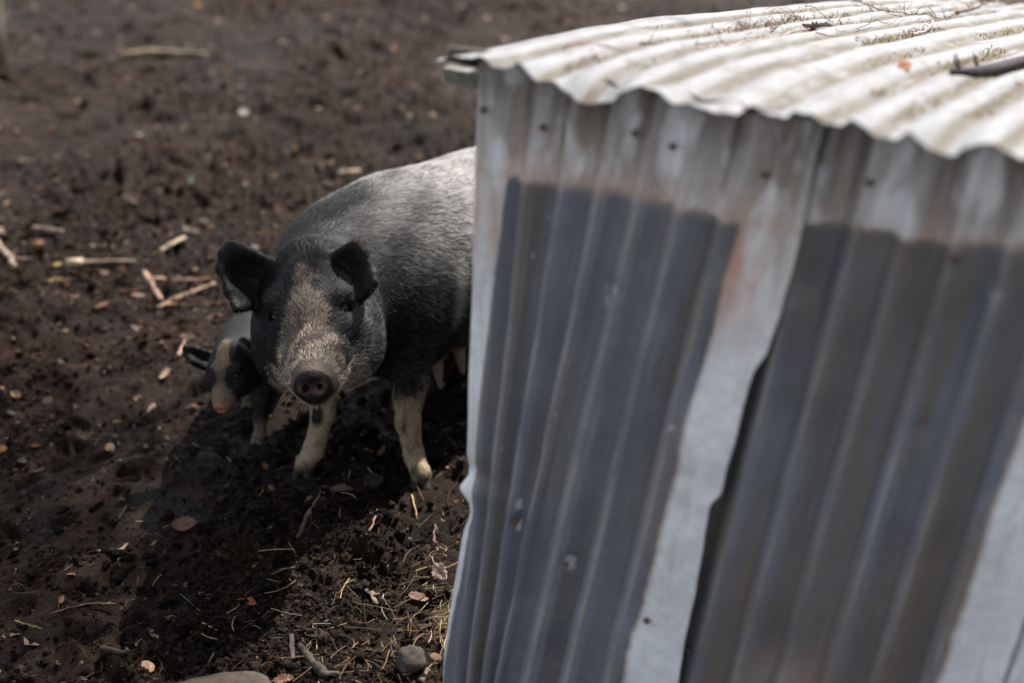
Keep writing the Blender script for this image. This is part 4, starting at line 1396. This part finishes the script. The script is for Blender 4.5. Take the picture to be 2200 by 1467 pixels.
r = np.random.default_rng(77)
def spots(c, sx, n): return np.stack([c[0] + r.normal(0, sx[0], n), c[1] + r.normal(0, sx[1], n)], 1)
SP = [spots(GP(965, 1320), (.016, .05), 85), spots(GP(930, 1330), (.05, .10), 60), spots(GP(840, 1400), (.10, .08), 70), spots(GP(960, 1200), (.03, .12), 28),
      spots(GP(700, 1300), (.16, .14), 45), spots(GP(880, 1110), (.08, .06), 12), spots(GP(750, 1440), (.15, .05), 35)]
SP = np.concatenate(SP); ok = (SP - WL[:2]) @ ED[:2] < -.005
stalks('straw', SP[ok], 78, [(.36, .25, .12), (.40, .30, .17), (.25, .16, .085), (.46, .36, .23), (.12, .085, .055), (.20, .13, .08)])
xr, yr = scatter_xy(1500, r, 1.9, 6.5, power=1.8)
stalks('root_fibres', np.stack([xr, yr], 1), 79, [(.05, .035, .025), (.03, .021, .015), (.12, .09, .06), (.09, .055, .04)], (.015, .06), .0013, M_wood)
xr, yr = scatter_xy(60, r, 1.9, 5.5, power=1.8)
stalks('straw', np.stack([xr, yr], 1), 80, [(.55, .42, .20), (.4, .33, .13)], (.015, .045), .0016)
# green growth at the far edge of the yard
r = np.random.default_rng(81)
gx_ = r.uniform(-9, -1.9, 9000); gy_ = r.uniform(7.0, 14, 9000); kk = (gy_ > 7.25 + .35 * vnoise(gx_ * 2, gx_ * 0)) & ~((gx_ > -2.3) & (gy_ < 7.6))
gx_, gy_ = gx_[kk], gy_[kk]; n = len(gx_); gz_ = ground_z(gx_, gy_)
a = r.uniform(0, 6.28, n); h_ = r.uniform(.04, .13, n); s_ = np.stack([np.cos(a), np.sin(a), 0 * a], 1) * .004; ln = r.normal(0, .35, (n, 2))
b0 = np.stack([gx_, gy_, gz_], 1); tip = b0 + np.concatenate([ln * h_[:, None], h_[:, None]], 1); mid = (b0 * .45 + tip * .55) + np.array([0, 0, .012])
V = np.stack([b0 - s_, b0 + s_, mid + s_ * .7, mid - s_ * .7, tip], 1); b = np.arange(n)[:, None] * 5
col = np.array([(.045, .075, .018), (.07, .095, .03), (.03, .055, .015)])[r.integers(0, 3, n)]
g = mesh_from('grass', V.reshape(-1, 3), [b + [0, 1, 2, 3], b + [3, 2, 4]], M_moss, None, False, vcol=np.repeat(col[:, None], 5, 1).reshape(-1, 3)); tag(g, kind='stuff')


# =================================================================== SINGLE LEAVES, STICKS, STONES
def leaf(px, py, size, rot, col, label, lobes=0, asp=.6, tilt=(0, 0), curl=.25, seed=0, at=None, group=None, stalk=True):
    """one leaf: bent blade of real thickness with ragged margin, plus its stalk"""
    r = np.random.default_rng(seed + 500)
    nu, nv = 19, 13
    u = np.linspace(0, 1, nu); v = np.linspace(-1, 1, nv)
    U, Vv = np.meshgrid(u, v, indexing='ij')
    w_ = np.sin(math.pi * np.clip(U, .0, 1) ** .85) ** .75
    if lobes: w_ = w_ * (1 - .35 * np.cos(U * math.pi * 2 * lobes) ** 2)
    w_ = w_ * (1 + .10 * fbm(U * 9 + seed, Vv * 1.2, oct=2, seed=seed))
    X = (U - .5) + .06 * lobes * Vv * 0
    Y = Vv * w_ * asp / 2
    Zz = curl * (Y * 2 / asp) ** 2 * .16 + .10 * curl * np.sin(U * 5 + seed) + .025 * fbm(U * 6, Vv * 3 + seed, oct=3, seed=seed + 3) - .02 * np.exp(-(Vv / .12) ** 2)
    P = np.stack([X, Y, Zz], -1).reshape(-1, 3) * size
    R = (Matrix.Rotation(rot, 3, 'Z') @ Matrix.Rotation(tilt[0], 3, 'X') @ Matrix.Rotation(tilt[1], 3, 'Y'))
    P = P @ np.array(R).T
    base = GP(px, py, .004) if at is None else at
    base = base + [0, 0, -P[:, 2].min() * .8]
    rt = empty('leaf', base)
    c = np.array(col) * .62 * (1 - .35 * np.exp(-(Vv.ravel()[:, None] / .10) ** 2)) * (1 + .18 * fbm(U.ravel() * 7, Vv.ravel() * 4 + seed, oct=2, seed=9))[:, None]
    o = mesh_from('blade', P + base, grid_faces(nu, nv), M_leaf, rt, vcol=c)
    m = o.modifiers.new('t', 'SOLIDIFY'); m.thickness = .0007
    if stalk:
        e = np.array(R) @ np.array([-.5, 0, 0]) * size; dq = np.array(R) @ np.array([-1, r.uniform(-.5, .5), .15]) * size * .35
        Vt, Qt, Tt = tube([base + e * .8, base + e + dq * .5, base + e + dq + [0, 0, -.004]], [.0009, .0008, .0011], 6)
        mesh_from('stalk', Vt, [Qt, Tt], M_wood, rt, vcol=np.tile(np.array(col) * .6, (len(Vt), 1)))
    tag(rt, label, 'leaf', group)
    return rt


LG = 'fallen leaves lying on the mud'
leaf(945, 1238, .058, math.radians(-62), (.50, .36, .28), 'large pale pinkish-tan leaf standing tilted on the mud just left of the hut wall', 3, .62, (.75, 0), .3, 1, group=LG)
leaf(895, 1285, .036, math.radians(20), (.22, .11, .07), 'crumpled reddish-brown leaf beside the large pale leaf near the hut wall', 4, .7, (.3, .2), .7, 2, group=LG)
leaf(398, 1132, .055, math.radians(15), (.27, .14, .10), 'ragged pinkish-brown leaf in the dark mud in front and left of the big pig', 4, .75, (.45, .1), .9, 3, group=LG)
leaf(538, 1297, .034, math.radians(-30), (.42, .13, .04), 'small torn orange leaf on the dark crumbly mud in the foreground', 4, .6, (.5, .2), 1., 4, group=LG)
leaf(318, 1437, .036, math.radians(95), (.34, .19, .12), 'small oval pink-brown leaf lying near the round rock at the bottom', 0, .72, (.5, 0), .5, 5, group=LG)
leaf(8, 968, .030, math.radians(80), (.42, .15, .04), 'bright orange leaf at the far left edge of the mud', 2, .6, (.6, 0), .5, 6, group=LG)
leaf(78, 960, .026, math.radians(10), (.30, .12, .05), 'small rust-brown leaf just right of the bright orange leaf at the left edge', 2, .5, (.2, 0), .4, 7, group=LG)
leaf(355, 812, .038, math.radians(-80), (.60, .42, .27), 'pale peach heart-shaped leaf on the mud left of the piglet', 0, .95, (.6, 0), .3, 8, group=LG)
leaf(36, 853, .045, math.radians(-40), (.52, .33, .19), 'pale curled leaf on the mud at left below the pale stick', 0, .4, (.4, 0), .8, 9, group=LG)
leaf(120, 605, .040, math.radians(5), (.50, .36, .14), 'yellow leaf lying just below the chipped log end at left', 2, .5, (.4, 0), .5, 10, group=LG)
leaf(125, 572, .030, math.radians(25), (.48, .30, .12), 'small yellow-brown leaf touching the left end of the pale chip', 2, .6, (.4, 0), .5, 11, group=LG)
leaf(130, 700, .035, math.radians(-55), (.36, .20, .13), 'slim pinkish leaf standing on the mud left of the three crossed sticks', 0, .4, (.5, 0), .5, 12, group=LG)
leaf(427, 16, .060, math.radians(5), (.42, .20, .07), 'orange-brown leaf far back on the mud at the top of the yard', 2, .6, (.6, 0), .5, 13, group=LG)
leaf(930, 252, .045, math.radians(60), (.22, .13, .09), 'brown leaf on the far mud left of the hut roof corner', 3, .7, (.5, 0), .5, 14, group=LG)
leaf(525, 247, .045, math.radians(30), (.42, .38, .30), 'small greyish white leaf on the bare mud beyond the pigs', 0, .8, (.6, 0), .3, 15, group=LG)
leaf(412, 392, .060, math.radians(-70), (.22, .33, .20), 'pale green leaf lying alone on the mud beyond the big pig', 0, .45, (.7, 0), .5, 16, group=LG)
leaf(735, 1055, .055, math.radians(-5), (.17, .10, .075), 'dull brown leaf flat on the mud between the front feet of the big pig', 3, .45, (.3, 0), .5, 17, group=LG)
leaf(85, 525, .035, math.radians(20), (.36, .16, .09), 'small reddish leaf on the mud just below the short dark log piece', 2, .6, (.5, 0), .5, 18, group=LG)
leaf(430, 1070, .030, math.radians(70), (.14, .06, .04), 'dark red-brown leaf in the shade left of the big pig\'s front foot', 2, .6, (.8, 0), .5, 19, group=LG)
leaf(133, 1292, .030, math.radians(85), (.24, .11, .06), 'narrow rust-coloured leaf upright in the dark mud at lower left', 0, .35, (.7, 0), .5, 20, group=LG)
leaf(910, 1290, .022, math.radians(0), (.42, .27, .19), 'tiny tan leaf scrap just below the crumpled reddish leaf by the hut', 2, .6, (.3, 0), .5, 21, group=LG)
leaf(838, 1222, .020, math.radians(70), (.36, .25, .19), 'tiny pinkish leaf scrap left of the large pale leaf', 2, .7, (.5, 0), .5, 22, group=LG)
leaf(610, 935 + 528, .040, math.radians(10), (.30, .15, .10), 'brown leaf at the bottom edge between the rock and the root', 3, .6, (.3, 0), .5, 23, group=LG)
leaf(415, 878, .028, math.radians(5), (.28, .13, .06), 'small orange-brown leaf on the mud under the piglet\'s snout', 3, .6, (.3, 0), .5, 24, group=LG)


def stick(pts, rads, col, label, name='stick', cat='stick', seed=0, group='sticks and wood lying on the mud', n=9, flat=1., pale_end=None, branches=(), up=.002, surf=None, wob=.22):
    """stick along sight-line points laid on the ground; branches are child twigs"""
    P = [GP(x, y, up + rads[min(i, len(rads) - 1)] * .6) if surf is None else surf(x, y, rads[min(i, len(rads) - 1)] * .8) for i, (x, y) in enumerate(pts)]
    P = np.array(P); m = 6 * (len(P) - 1) + 1
    t = np.linspace(0, len(P) - 1, m); Pi = np.stack([np.interp(t, range(len(P)), P[:, i]) for i in range(3)], 1)
    for _ in range(3): Pi[1:-1] = (Pi[:-2] + 2 * Pi[1:-1] + Pi[2:]) / 4
    r = np.random.default_rng(seed + 900); L = np.linalg.norm(P[-1] - P[0])
    Pi[1:-1] += r.normal(0, L * .009, (m - 2, 3)) * [1, 1, .5]
    R = np.interp(t, np.linspace(0, len(P) - 1, len(rads)), rads) * (.82 + .22 * fbm(t * 2.3, t * 0 + seed, oct=3, seed=seed))
    V, Q, Tr = tube(Pi, R, n, wob, seed=seed, flat=flat)
    rt = empty(name, P[0])
    c = np.array(col) * .55 * (1 + .5 * fbm(V[:, 0] * 40, V[:, 1] * 40, V[:, 2] * 40, oct=3, seed=seed))[:, None]
    mesh_from('shaft', V, [Q, Tr], M_wood, rt, vcol=c)
    for bi, (i0, q) in enumerate(branches):
        Bp = np.array([Pi[int(i0 * (m - 1))]] + [GP(x, y, .006) if surf is None else surf(x, y, .003) for x, y in q])
        V, Q, Tr = tube(Bp, np.linspace(R[int(i0 * (m - 1))] * .6, R.min() * .3, len(Bp)), 6, .1, seed=seed + bi)
        mesh_from('side_twig', V, [Q, Tr], M_wood, rt, vcol=np.tile(col, (len(V), 1)))
    if pale_end is not None:
        V, Q, Tr = tube([P[0], P[0] + (P[1] - P[0]) * pale_end], [rads[0] * 1.06, rads[0] * 1.0], 10, .1, seed=seed)
        mesh_from('split_end', V, [Q, Tr], M_wood, rt, vcol=np.tile((.36, .29, .19), (len(V), 1)))
    tag(rt, label, cat, group)
    return rt


stick([(-40, 500), (10, 545), (35, 575)], [.020, .014, .006], (.40, .31, .23), 'pale tapering branch end entering the yard at the left edge', seed=1)
stick([(145, 571), (200, 568), (292, 566)], [.013, .010, .008], (.30, .22, .15), 'straight tan stick with a pale split end lying level on the mud at left', seed=2, pale_end=.62)
stick([(345, 545), (370, 530), (397, 516)], [.011, .010, .009], (.48, .38, .26), 'short pale stick tilted up to the right, above the three crossed sticks', seed=3)
stick([(75, 497), (100, 500), (133, 503)], [.014, .013, .012], (.23, .165, .13), 'short thick brown log piece on the mud at upper left', seed=4)
stick([(318, 603), (380, 606), (455, 603)], [.008, .007, .006], (.34, .21, .15), 'topmost of the three pinkish crossed sticks left of the big pig', seed=5)
stick([(338, 668), (390, 640), (462, 612)], [.009, .007, .006], (.38, .25, .17), 'lowest of the three pinkish crossed sticks, pointing up to the pig\'s ear', seed=6)
stick([(312, 590), (330, 620), (348, 652)], [.011, .008, .009], (.38, .24, .17), 'short upright of the three pinkish crossed sticks, nearest the left', seed=7)
stick([(30, 558), (80, 560)], [.005, .004], (.22, .16, .12), 'thin grey-brown stick running right from the pale branch end', seed=8)
stick([(470, 560), (520, 555), (585, 562)], [.010, .008, .006], (.30, .19, .14), 'tan stick just behind the big pig\'s left ear', seed=9)
stick([(730, 378), (775, 374)], [.017, .016], (.46, .32, .24), 'pale pinkish wood chip on the mud just beyond the pig\'s shoulder', 'wood_chip', 'wood chip', seed=10, flat=.5)
stick([(640, 352), (715, 356)], [.010, .008], (.26, .17, .12), 'dull brown stick beyond the pig, left of the pale chip', seed=11)
stick([(250, 125), (330, 118), (445, 122)], [.012, .02, .012], (.30, .23, .15), 'long low tan stick far back across the mud', seed=12)
stick([(255, 1118), (275, 1085)], [.003, .002], (.1, .07, .05), 'thin dark twig in the shaded mud at left', 'twig', 'twig', seed=13)
stick([(640, 1160), (665, 1110), (690, 1060)], [.006, .0075, .005], (.16, .11, .08), 'bent brown stick on the mud just in front of the pig\'s left foot', seed=14)
stick([(794, 1152), (805, 1130), (811, 1102)], [.0022, .003, .002], (.34, .21, .15), 'short reddish twig standing up in the lit mud in front of the pig', 'twig', 'twig', seed=15, up=.012)
stick([(885, 1065), (897, 1118)], [.0022, .0014], (.5, .36, .18), 'yellow straw-like twig just below the pig\'s right front foot', 'twig', 'twig', seed=16)
stick([(935, 1130), (932, 1160), (940, 1185)], [.003, .0035, .002], (.20, .12, .09), 'thin red-brown twig on the mud next to the hut wall', 'twig', 'twig', seed=17)
stick([(780, 1255), (795, 1275), (811, 1300)], [.004, .007, .004], (.17, .13, .10), 'flat grey-brown bark sliver slanting in the lit foreground mud', 'bark_sliver', 'bark', seed=18, flat=.35)
stick([(645, 1392), (668, 1420), (690, 1448), (708, 1458)], [.009, .010, .0105, .009], (.075, .056, .045), 'thick curved dark root lying at the bottom of the mud', 'root', 'root', seed=19, wob=.08, branches=((.8, ((730, 1448),)),))
stick([(627, 1365), (630, 1420)], [.005, .007], (.085, .065, .055), 'upright dark bark strip just left of the curved root', 'bark_sliver', 'bark', seed=20, flat=.4)
stick([(110, 1328), (190, 1305), (250, 1308)], [.0012, .002, .0018], (.18, .11, .09), 'long thin curved reddish twig in the dark mud at lower left', 'twig', 'twig', seed=21, branches=((.9, ((240, 1295),)),), up=.012)
stick([(35, 1345), (62, 1353), (92, 1362)], [.0018, .0015, .001], (.45, .47, .14), 'bright yellow-green grass stem on the dark mud near the lower left corner', 'grass_stem', 'grass stem', seed=22, up=.014)
stick([(220, 1398), (268, 1408)], [.008, .007], (.05, .037, .03), 'short dark stick half sunk in the mud below the reddish twig', seed=23)
stick([(435, 1340), (467, 1355)], [.0018, .0014], (.55, .42, .18), 'short yellow straw piece on the foreground mud left of the root', 'straw_piece', 'straw', seed=24)
stick([(700, 1355), (745, 1340)], [.0018, .0016], (.24, .17, .11), 'thin tan twig lying right of the curved root', 'twig', 'twig', seed=25)
stick([(903, 1355), (925, 1347)], [.004, .0035], (.14, .10, .08), 'short dark stick between the straw tuft and the grey stone', seed=26)
stick([(905, 1467), (920, 1440)], [.007, .005], (.20, .15, .12), 'grey-brown bark piece below the squared grey stone', 'bark_sliver', 'bark', seed=27, flat=.5)
stick([(600, 1225), (655, 1218)], [.0025, .002], (.17, .13, .10), 'thin dark twig lying level on the lit mud in front of the pig', 'twig', 'twig', seed=28)
stick([(480, 1110), (560, 1075)], [.002, .0015], (.16, .10, .07), 'thin brown twig in the shade right of the ragged pinkish leaf', 'twig', 'twig', seed=29)
stick([(383, 770), (397, 735)], [.006, .004], (.42, .27, .2), 'small pinkish twig just left of the piglet\'s ear', 'twig', 'twig', seed=30)


def stone(px, py, size, sc, rot, col, label, name='stone', seed=0, boxy=0., sink=.3):
    V, F = ico(4)
    if boxy: V = V / (np.abs(V) ** 7).sum(1)[:, None] ** (boxy / 7)
    V = V * (1 + .11 * fbm(V[:, 0] * 1.9 + seed, V[:, 1] * 1.6, V[:, 2] * 1.6, oct=3, seed=seed) + .02 * fbm(V[:, 0] * 12, V[:, 1] * 12, V[:, 2] * 12, oct=3, seed=seed + 4))[:, None]
    V = V * np.array(sc) * size
    col = np.array(col) * .5
    V = V @ np.array(Matrix.Rotation(rot[0], 3, 'Z') @ Matrix.Rotation(rot[1], 3, 'X') @ Matrix.Rotation(rot[2], 3, 'Y')).T
    p = GP(px, py) + [0, 0, -V[:, 2].min() * (1 - sink)]
    o = mesh_from(name, V, F, M_stone, None, vcol=np.array(col) * (1 + .3 * fbm(V[:, 0] * 50, V[:, 1] * 50, V[:, 2] * 50, oct=3, seed=seed))[:, None])
    o.location = p
    tag(o, label, 'stone', 'stones in the mud'); return o


stone(884, 1432, .026, (1, 1.0, .8), (.2, .5, .25), (.085, .067, .057), 'squared grey-brown stone tilted on the mud beside the foot of the hut wall', seed=1, boxy=.45, sink=.3)
stone(478, 1534, .105, (1.05, .62, .42), (.1, 0, 0), (.075, .056, .042), 'large smooth rounded brown rock half buried at the bottom edge', 'rock', seed=2, boxy=.2, sink=.45)
stone(800, 1045, .024, (1.2, .8, .7), (.8, 0, 0), (.04, .029, .022), 'muddy brown stone behind the brown leaf between the pig\'s front feet', seed=3)

# =================================================================== THINGS ON THE ROOF
def rs(e, d, up=0.):
    p = E0 + ED * e + BK * d
    z = float(roof_z(d)) - .0075 * math.cos(2 * math.pi * float(wave_phase(e)))
    return np.array([p[0], p[1], z + up])


def rpt(px, py, up=0.):
    p = roof_pt(px, py); e = (p - E0) @ ED; d = (p - E0) @ BK
    return rs(e, d, up)


# moss and needles lying in the wave bottoms: short tangled fibres
r = np.random.default_rng(91); MB_ = Batch()
fib = []
for lob in range(0, 22):
    e = float(np.interp(lob, wave_phase(np.linspace(-.1, 2.1, 800)), np.linspace(-.1, 2.1, 800)))
    dens = {0: .35, 1: .7, 2: .35, 3: .3, 4: 1., 5: .4, 6: .9, 7: .5, 8: 1.4, 9: .8, 10: 1.6, 11: 1.4, 12: 1.}.get(lob, .6)
    for i in range(int(1300 * dens)):
        d = r.uniform(.05, 2.3)
        if fbm(np.array([d * 3.5]), np.array([lob * 7.7]), oct=3, seed=19)[0] < .05: continue
        fib.append((e - .007 + r.normal(0, .0075), d))
fib = np.array(fib); n = len(fib)
base = np.array([rs(e, d, .0015) for e, d in fib])
a = r.uniform(0, 6.28, n); el = r.uniform(0, .9, n); L = r.uniform(.004, .014, n)
dv = np.stack([np.cos(a) * np.cos(el), np.sin(a) * np.cos(el), np.sin(el)], 1)
sv = np.stack([-np.sin(a), np.cos(a), 0 * a], 1) * .0009
V = np.stack([base - sv, base + sv, base + dv * L[:, None] * .6 + sv + [0, 0, .001], base + dv * L[:, None] * .6 - sv + [0, 0, .001], base + dv * L[:, None]], 1)
b = np.arange(n)[:, None] * 5
col = np.array([(.16, .12, .045), (.11, .085, .04), (.20, .15, .06), (.07, .05, .03), (.22, .12, .07)])[r.integers(0, 5, n)]
o = mesh_from('moss', V.reshape(-1, 3), [b + [0, 1, 2, 3], b + [3, 2, 4]], M_moss, None, False, vcol=np.repeat(col[:, None], 5, 1).reshape(-1, 3))
tag(o, kind='stuff')
print('moss fibres', n)


def vine(name, pts, rad, col, label, seed, kinks=3, group='twigs and stems lying on the roof', side=0, cat='twig', lift=.004):
    P = np.array([rpt(x, y, lift + rad) for x, y in pts]); m = 10 * (len(P) - 1) + 1
    t = np.linspace(0, len(P) - 1, m); Pi = np.stack([np.interp(t, range(len(P)), P[:, i]) for i in range(3)], 1)
    for _ in range(6): Pi[1:-1] = (Pi[:-2] + 2 * Pi[1:-1] + Pi[2:]) / 4
    r = np.random.default_rng(seed)
    w_ = np.cumsum(r.normal(0, .0012, (m, 3)), 0); w_ -= np.linspace(0, 1, m)[:, None] * w_[-1]; w_[:, 2] = np.abs(w_[:, 2])
    Pi = Pi + w_
    # rest on the wave crests
    for i in range(m):
        e = (Pi[i] - E0) @ ED; d = (Pi[i] - E0) @ BK
        Pi[i, 2] = max(Pi[i, 2], rs(e, d, rad * 1.1)[2])
    V, Q, Tr = tube(Pi, np.linspace(rad, rad * .45, m), 7, .15, seed=seed)
    rt = empty(name, P[0])
    c = np.array(col) * (1 + .3 * fbm(V[:, 0] * 80, V[:, 1] * 80, V[:, 2] * 80, oct=2, seed=seed))[:, None]
    mesh_from('stem', V, [Q, Tr], M_wood, rt, vcol=c)
    for i in range(side):
        j = int(r.uniform(.08, .95) * (m - 1)); s0 = Pi[j]; d0 = r.standard_normal(3); d0[2] = abs(d0[2]) * .5; d0 = nrm(d0); l = r.uniform(.012, .05)
        curve = [s0 + d0 * l * q + np.array([0, 0, .35 * l * math.sin(q * 3) - .2 * l * q]) + nrm(np.cross(d0, UPV)) * l * .4 * q * q for q in (0, .33, .66, 1)]
        V, Q, Tr = tube(curve, np.linspace(rad * .45, rad * .15, 4), 5, seed=i)
        mesh_from('tendril', V, [Q, Tr], M_wood, rt, vcol=np.tile(col, (len(V), 1)))
    tag(rt, label, cat, group); return rt


vine('twig', [(1340, 72), (1368, 90), (1440, 88), (1500, 94), (1565, 98)], .0019, (.11, .055, .05), 'thin dark red twig with a fork lying across the left of the roof', 31, side=3)
vine('twig', [(1208, 92), (1270, 98), (1330, 100), (1400, 100)], .0017, (.42, .28, .25), 'pale pink twig on the roof nearest its left corner', 32, side=1)
vine('twig', [(1495, 98), (1600, 86), (1740, 62)], .0013, (.50, .37, .32), 'long straight pale twig ending at the big pale leaf on the roof', 33)
vine('stem', [(1815, 0), (1850, 4), (1905, 28), (1960, 26), (2020, 36), (2060, 26)], .0026, (.23, .16, .10), 'woody climbing stem with curling side shoots at the top of the roof', 34, side=14, cat='stem')
vine('stem', [(2055, 28), (2110, 18), (2160, 8), (2215, -6)], .0030, (.18, .12, .07), 'shaggy brown stem trailing to the top right corner of the roof', 35, side=22, cat='stem')
vine('tendril', [(1730, 24), (1745, 20), (1770, 34), (1810, 70), (1815, 76)], .0008, (.06, .04, .035), 'hair-thin black tendril looped over the big pale leaf', 36, lift=.009, cat='tendril')
vine('tendril', [(1840, 58), (1880, 48), (1905, 60), (1935, 40), (1965, 34)], .0008, (.10, .06, .05), 'thin wiry tendril right of the big pale leaf', 37, side=5, lift=.006, cat='tendril')
vine('tendril', [(1935, 80), (1942, 68), (1960, 62), (1985, 60)], .0011, (.12, .06, .045), 'small dark hooked tendril in the middle of the roof', 38, side=1, lift=.006, cat='tendril')
vine('twig', [(1962, 66), (1990, 62), (2006, 52), (2002, 40)], .0019, (.50, .36, .30), 'pale curved twig with a turned-up end right of the hooked tendril', 39, side=1, lift=.006)
for i, (a_, b_) in enumerate((((1690, 190), (1702, 202)), ((1755, 70), (1800, 72)))):
    vine('twig', [a_, b_], .0014, (.15, .10, .06), ['tiny brown twig sitting alone on the middle of the roof', 'tiny brown twig at the foot of the big pale leaf'][i], 40 + i)
vine('stem', [(1655, 62), (1690, 48), (1720, 44)], .0016, (.16, .11, .05), 'mossy tangle of stems left of the big pale leaf on the roof', 42, side=26, cat='stem tangle')
vine('stem', [(1580, 68), (1600, 62), (1630, 58)], .0013, (.18, .10, .05), 'small rusty tangle of stems left of the mossy one', 43, side=12, cat='stem tangle')

RG = 'dead leaves lying on the roof'
leaf(0, 0, .066, math.radians(-20), (.62, .52, .48), 'big pale papery lobed leaf lying high on the roof', 4, .7, (-.45, 0), .6, 41, at=rpt(1752, 52, .004), group=RG)
leaf(0, 0, .024, math.radians(20), (.42, .11, .03), 'small round bright orange leaf on the right half of the roof', 0, .95, (.55, 0), .2, 42, at=rpt(1943, 150, .004), group=RG, stalk=False)
leaf(0, 0, .024, math.radians(30), (.14, .025, .02), 'small dark red leaf at the right edge of the roof', 0, .8, (.5, 0), .5, 43, at=rpt(2186, 182, .004), group=RG, stalk=False)
leaf(0, 0, .022, math.radians(30), (.16, .06, .045), 'little dark brown curled leaf in the stem tangle on the roof', 0, .8, (.5, 0), .8, 44, at=rpt(1655, 48, .004), group=RG, stalk=False)
leaf(0, 0, .012, math.radians(60), (.16, .06, .05), 'very small maroon leaf scrap below the wiry tendril', 0, .6, (.5, 0), .8, 45, at=rpt(1842, 80, .003), group=RG, stalk=False)
leaf(0, 0, .014, math.radians(60), (.30, .13, .10), 'very small pinkish leaf scrap just right of the round orange leaf', 0, .8, (.2, 0), .8, 46, at=rpt(1996, 142, .003), group=RG, stalk=False)

# dark forked stick lying in a wave near the right edge
P = np.array([rpt(2042, 166, .006), rpt(2090, 158, .008), rpt(2150, 142, .010), rpt(2230, 116, .010), rpt(2300, 90, .010)])
rt = empty('forked_stick', P[0])
V, Q, Tr = tube(P, [.005, .0095, .0085, .007, .006], 9, .2, seed=3)
mesh_from('shaft', V, [Q, Tr], M_wood, rt, vcol=np.tile((.022, .015, .018), (len(V), 1)))
for q0, h in ((P[0] * .55 + P[1] * .45, .030), (P[1] * .75 + P[2] * .25, .026)):
    V, Q, Tr = tube([q0, q0 + np.array([-.008, .0, h * .5]), q0 + np.array([-.013, 0, h])], [.0045, .0035, .0015], 6, .2, seed=5)
    mesh_from('prong', V, [Q, Tr], M_wood, rt, vcol=np.tile((.05, .025, .025), (len(V), 1)))
tag(rt, 'black stick with two upright prongs lying near the right edge of the roof', 'stick', 'twigs and stems lying on the roof')

# =================================================================== TREES: one trunk shows at the left edge, its unseen crown is placed to shade the lower left
k = NT('bark'); o_ = k.obj(); n1 = k.noise(14, 5, .65, k.map(o_, (1, 1, .25)))
k.bump(n1, .03, .8); M_bark = k.base(k.ramp(n1, [(.35, (.05, .042, .032)), (.65, (.20, .17, .13))]), .9, .2)


def tree(base, h, r0, seed, label, crown_c, crown_r, nleaf, lean=(0, 0)):
    r = np.random.default_rng(seed)
    base = np.array(base, float); rt = empty('tree', base)
    top = base + np.array([lean[0], lean[1], h])
    t = np.linspace(0, 1, 22)
    path = base + np.outer(t, top - base) + np.stack([.10 * fbm(t * 3, t * 0 + seed, oct=2), .10 * fbm(t * 3, t * 0 + seed + 9, oct=2), 0 * t], 1) * t[:, None]
    rad = r0 * (1 - .72 * t) * (1 + .55 * np.exp(-t * h / .18))
    V, Q, Tr = tube(path, rad, 18, .05, seed=seed)
    mesh_from('trunk', V, [Q, Tr], M_bark, rt)
    LB = Batch(); tips = []
    for i in range(26):
        f = r.uniform(.35, .98); s = path[int(f * 21)]
        tgt = np.array(crown_c) + nrm(r.standard_normal(3)) * np.array(crown_r) * r.uniform(.4, .95)
        mid = (s + tgt) / 2 + r.normal(0, .2, 3)
        q = np.linspace(0, 1, 7)[:, None]; pth = (1 - q) ** 2 * s + 2 * q * (1 - q) * mid + q * q * tgt
        V, Q, Tr = tube(pth, np.linspace(r0 * .32, .008, 7), 7, .1, seed=i); LB.add(V, Q, Tr)
        tips += [pth[4], pth[5], pth[6], (pth[3] + pth[4]) / 2]
    LB.build('limbs', M_bark, rt)
    tips = np.array(tips)
    n = nleaf; c = tips[r.integers(0, len(tips), n)] + r.normal(0, .26, (n, 3))
    R = rotmats(n, r); s = r.uniform(.05, .09, n)
    q = np.array([[-.5, 0, 0], [0, -.3, .05], [.5, 0, 0], [0, .3, .05]])
    VV = np.einsum('nij,kj->nki', R, q) * s[:, None, None] + c[:, None]
    col = np.array([(.10, .09, .03), (.16, .10, .03), (.06, .08, .025)])[r.integers(0, 3, n)]
    mesh_from('crown', VV.reshape(-1, 3), np.arange(n)[:, None] * 4 + np.array([[0, 1, 2, 3]]), M_leaf, rt, False, vcol=np.repeat(col[:, None], 4, 1).reshape(-1, 3))
    tag(rt, label, 'tree'); return rt


b = Z(-34, 158, 0)
# its crown spreads over the yard (above the frame) and shades the near left of the mud
shade_on = np.array([-1.85, 2.15, 0.])
cc = shade_on + np.array(to_sun) * 8.2
tree((b[0], b[1], -.05), 6.2, .062, 61, 'pale slim tree trunk standing at the upper left edge of the mud', tuple(cc), (1.2, 1.1, .8), 21000, (1.0, .3))
#DEBRIS-END
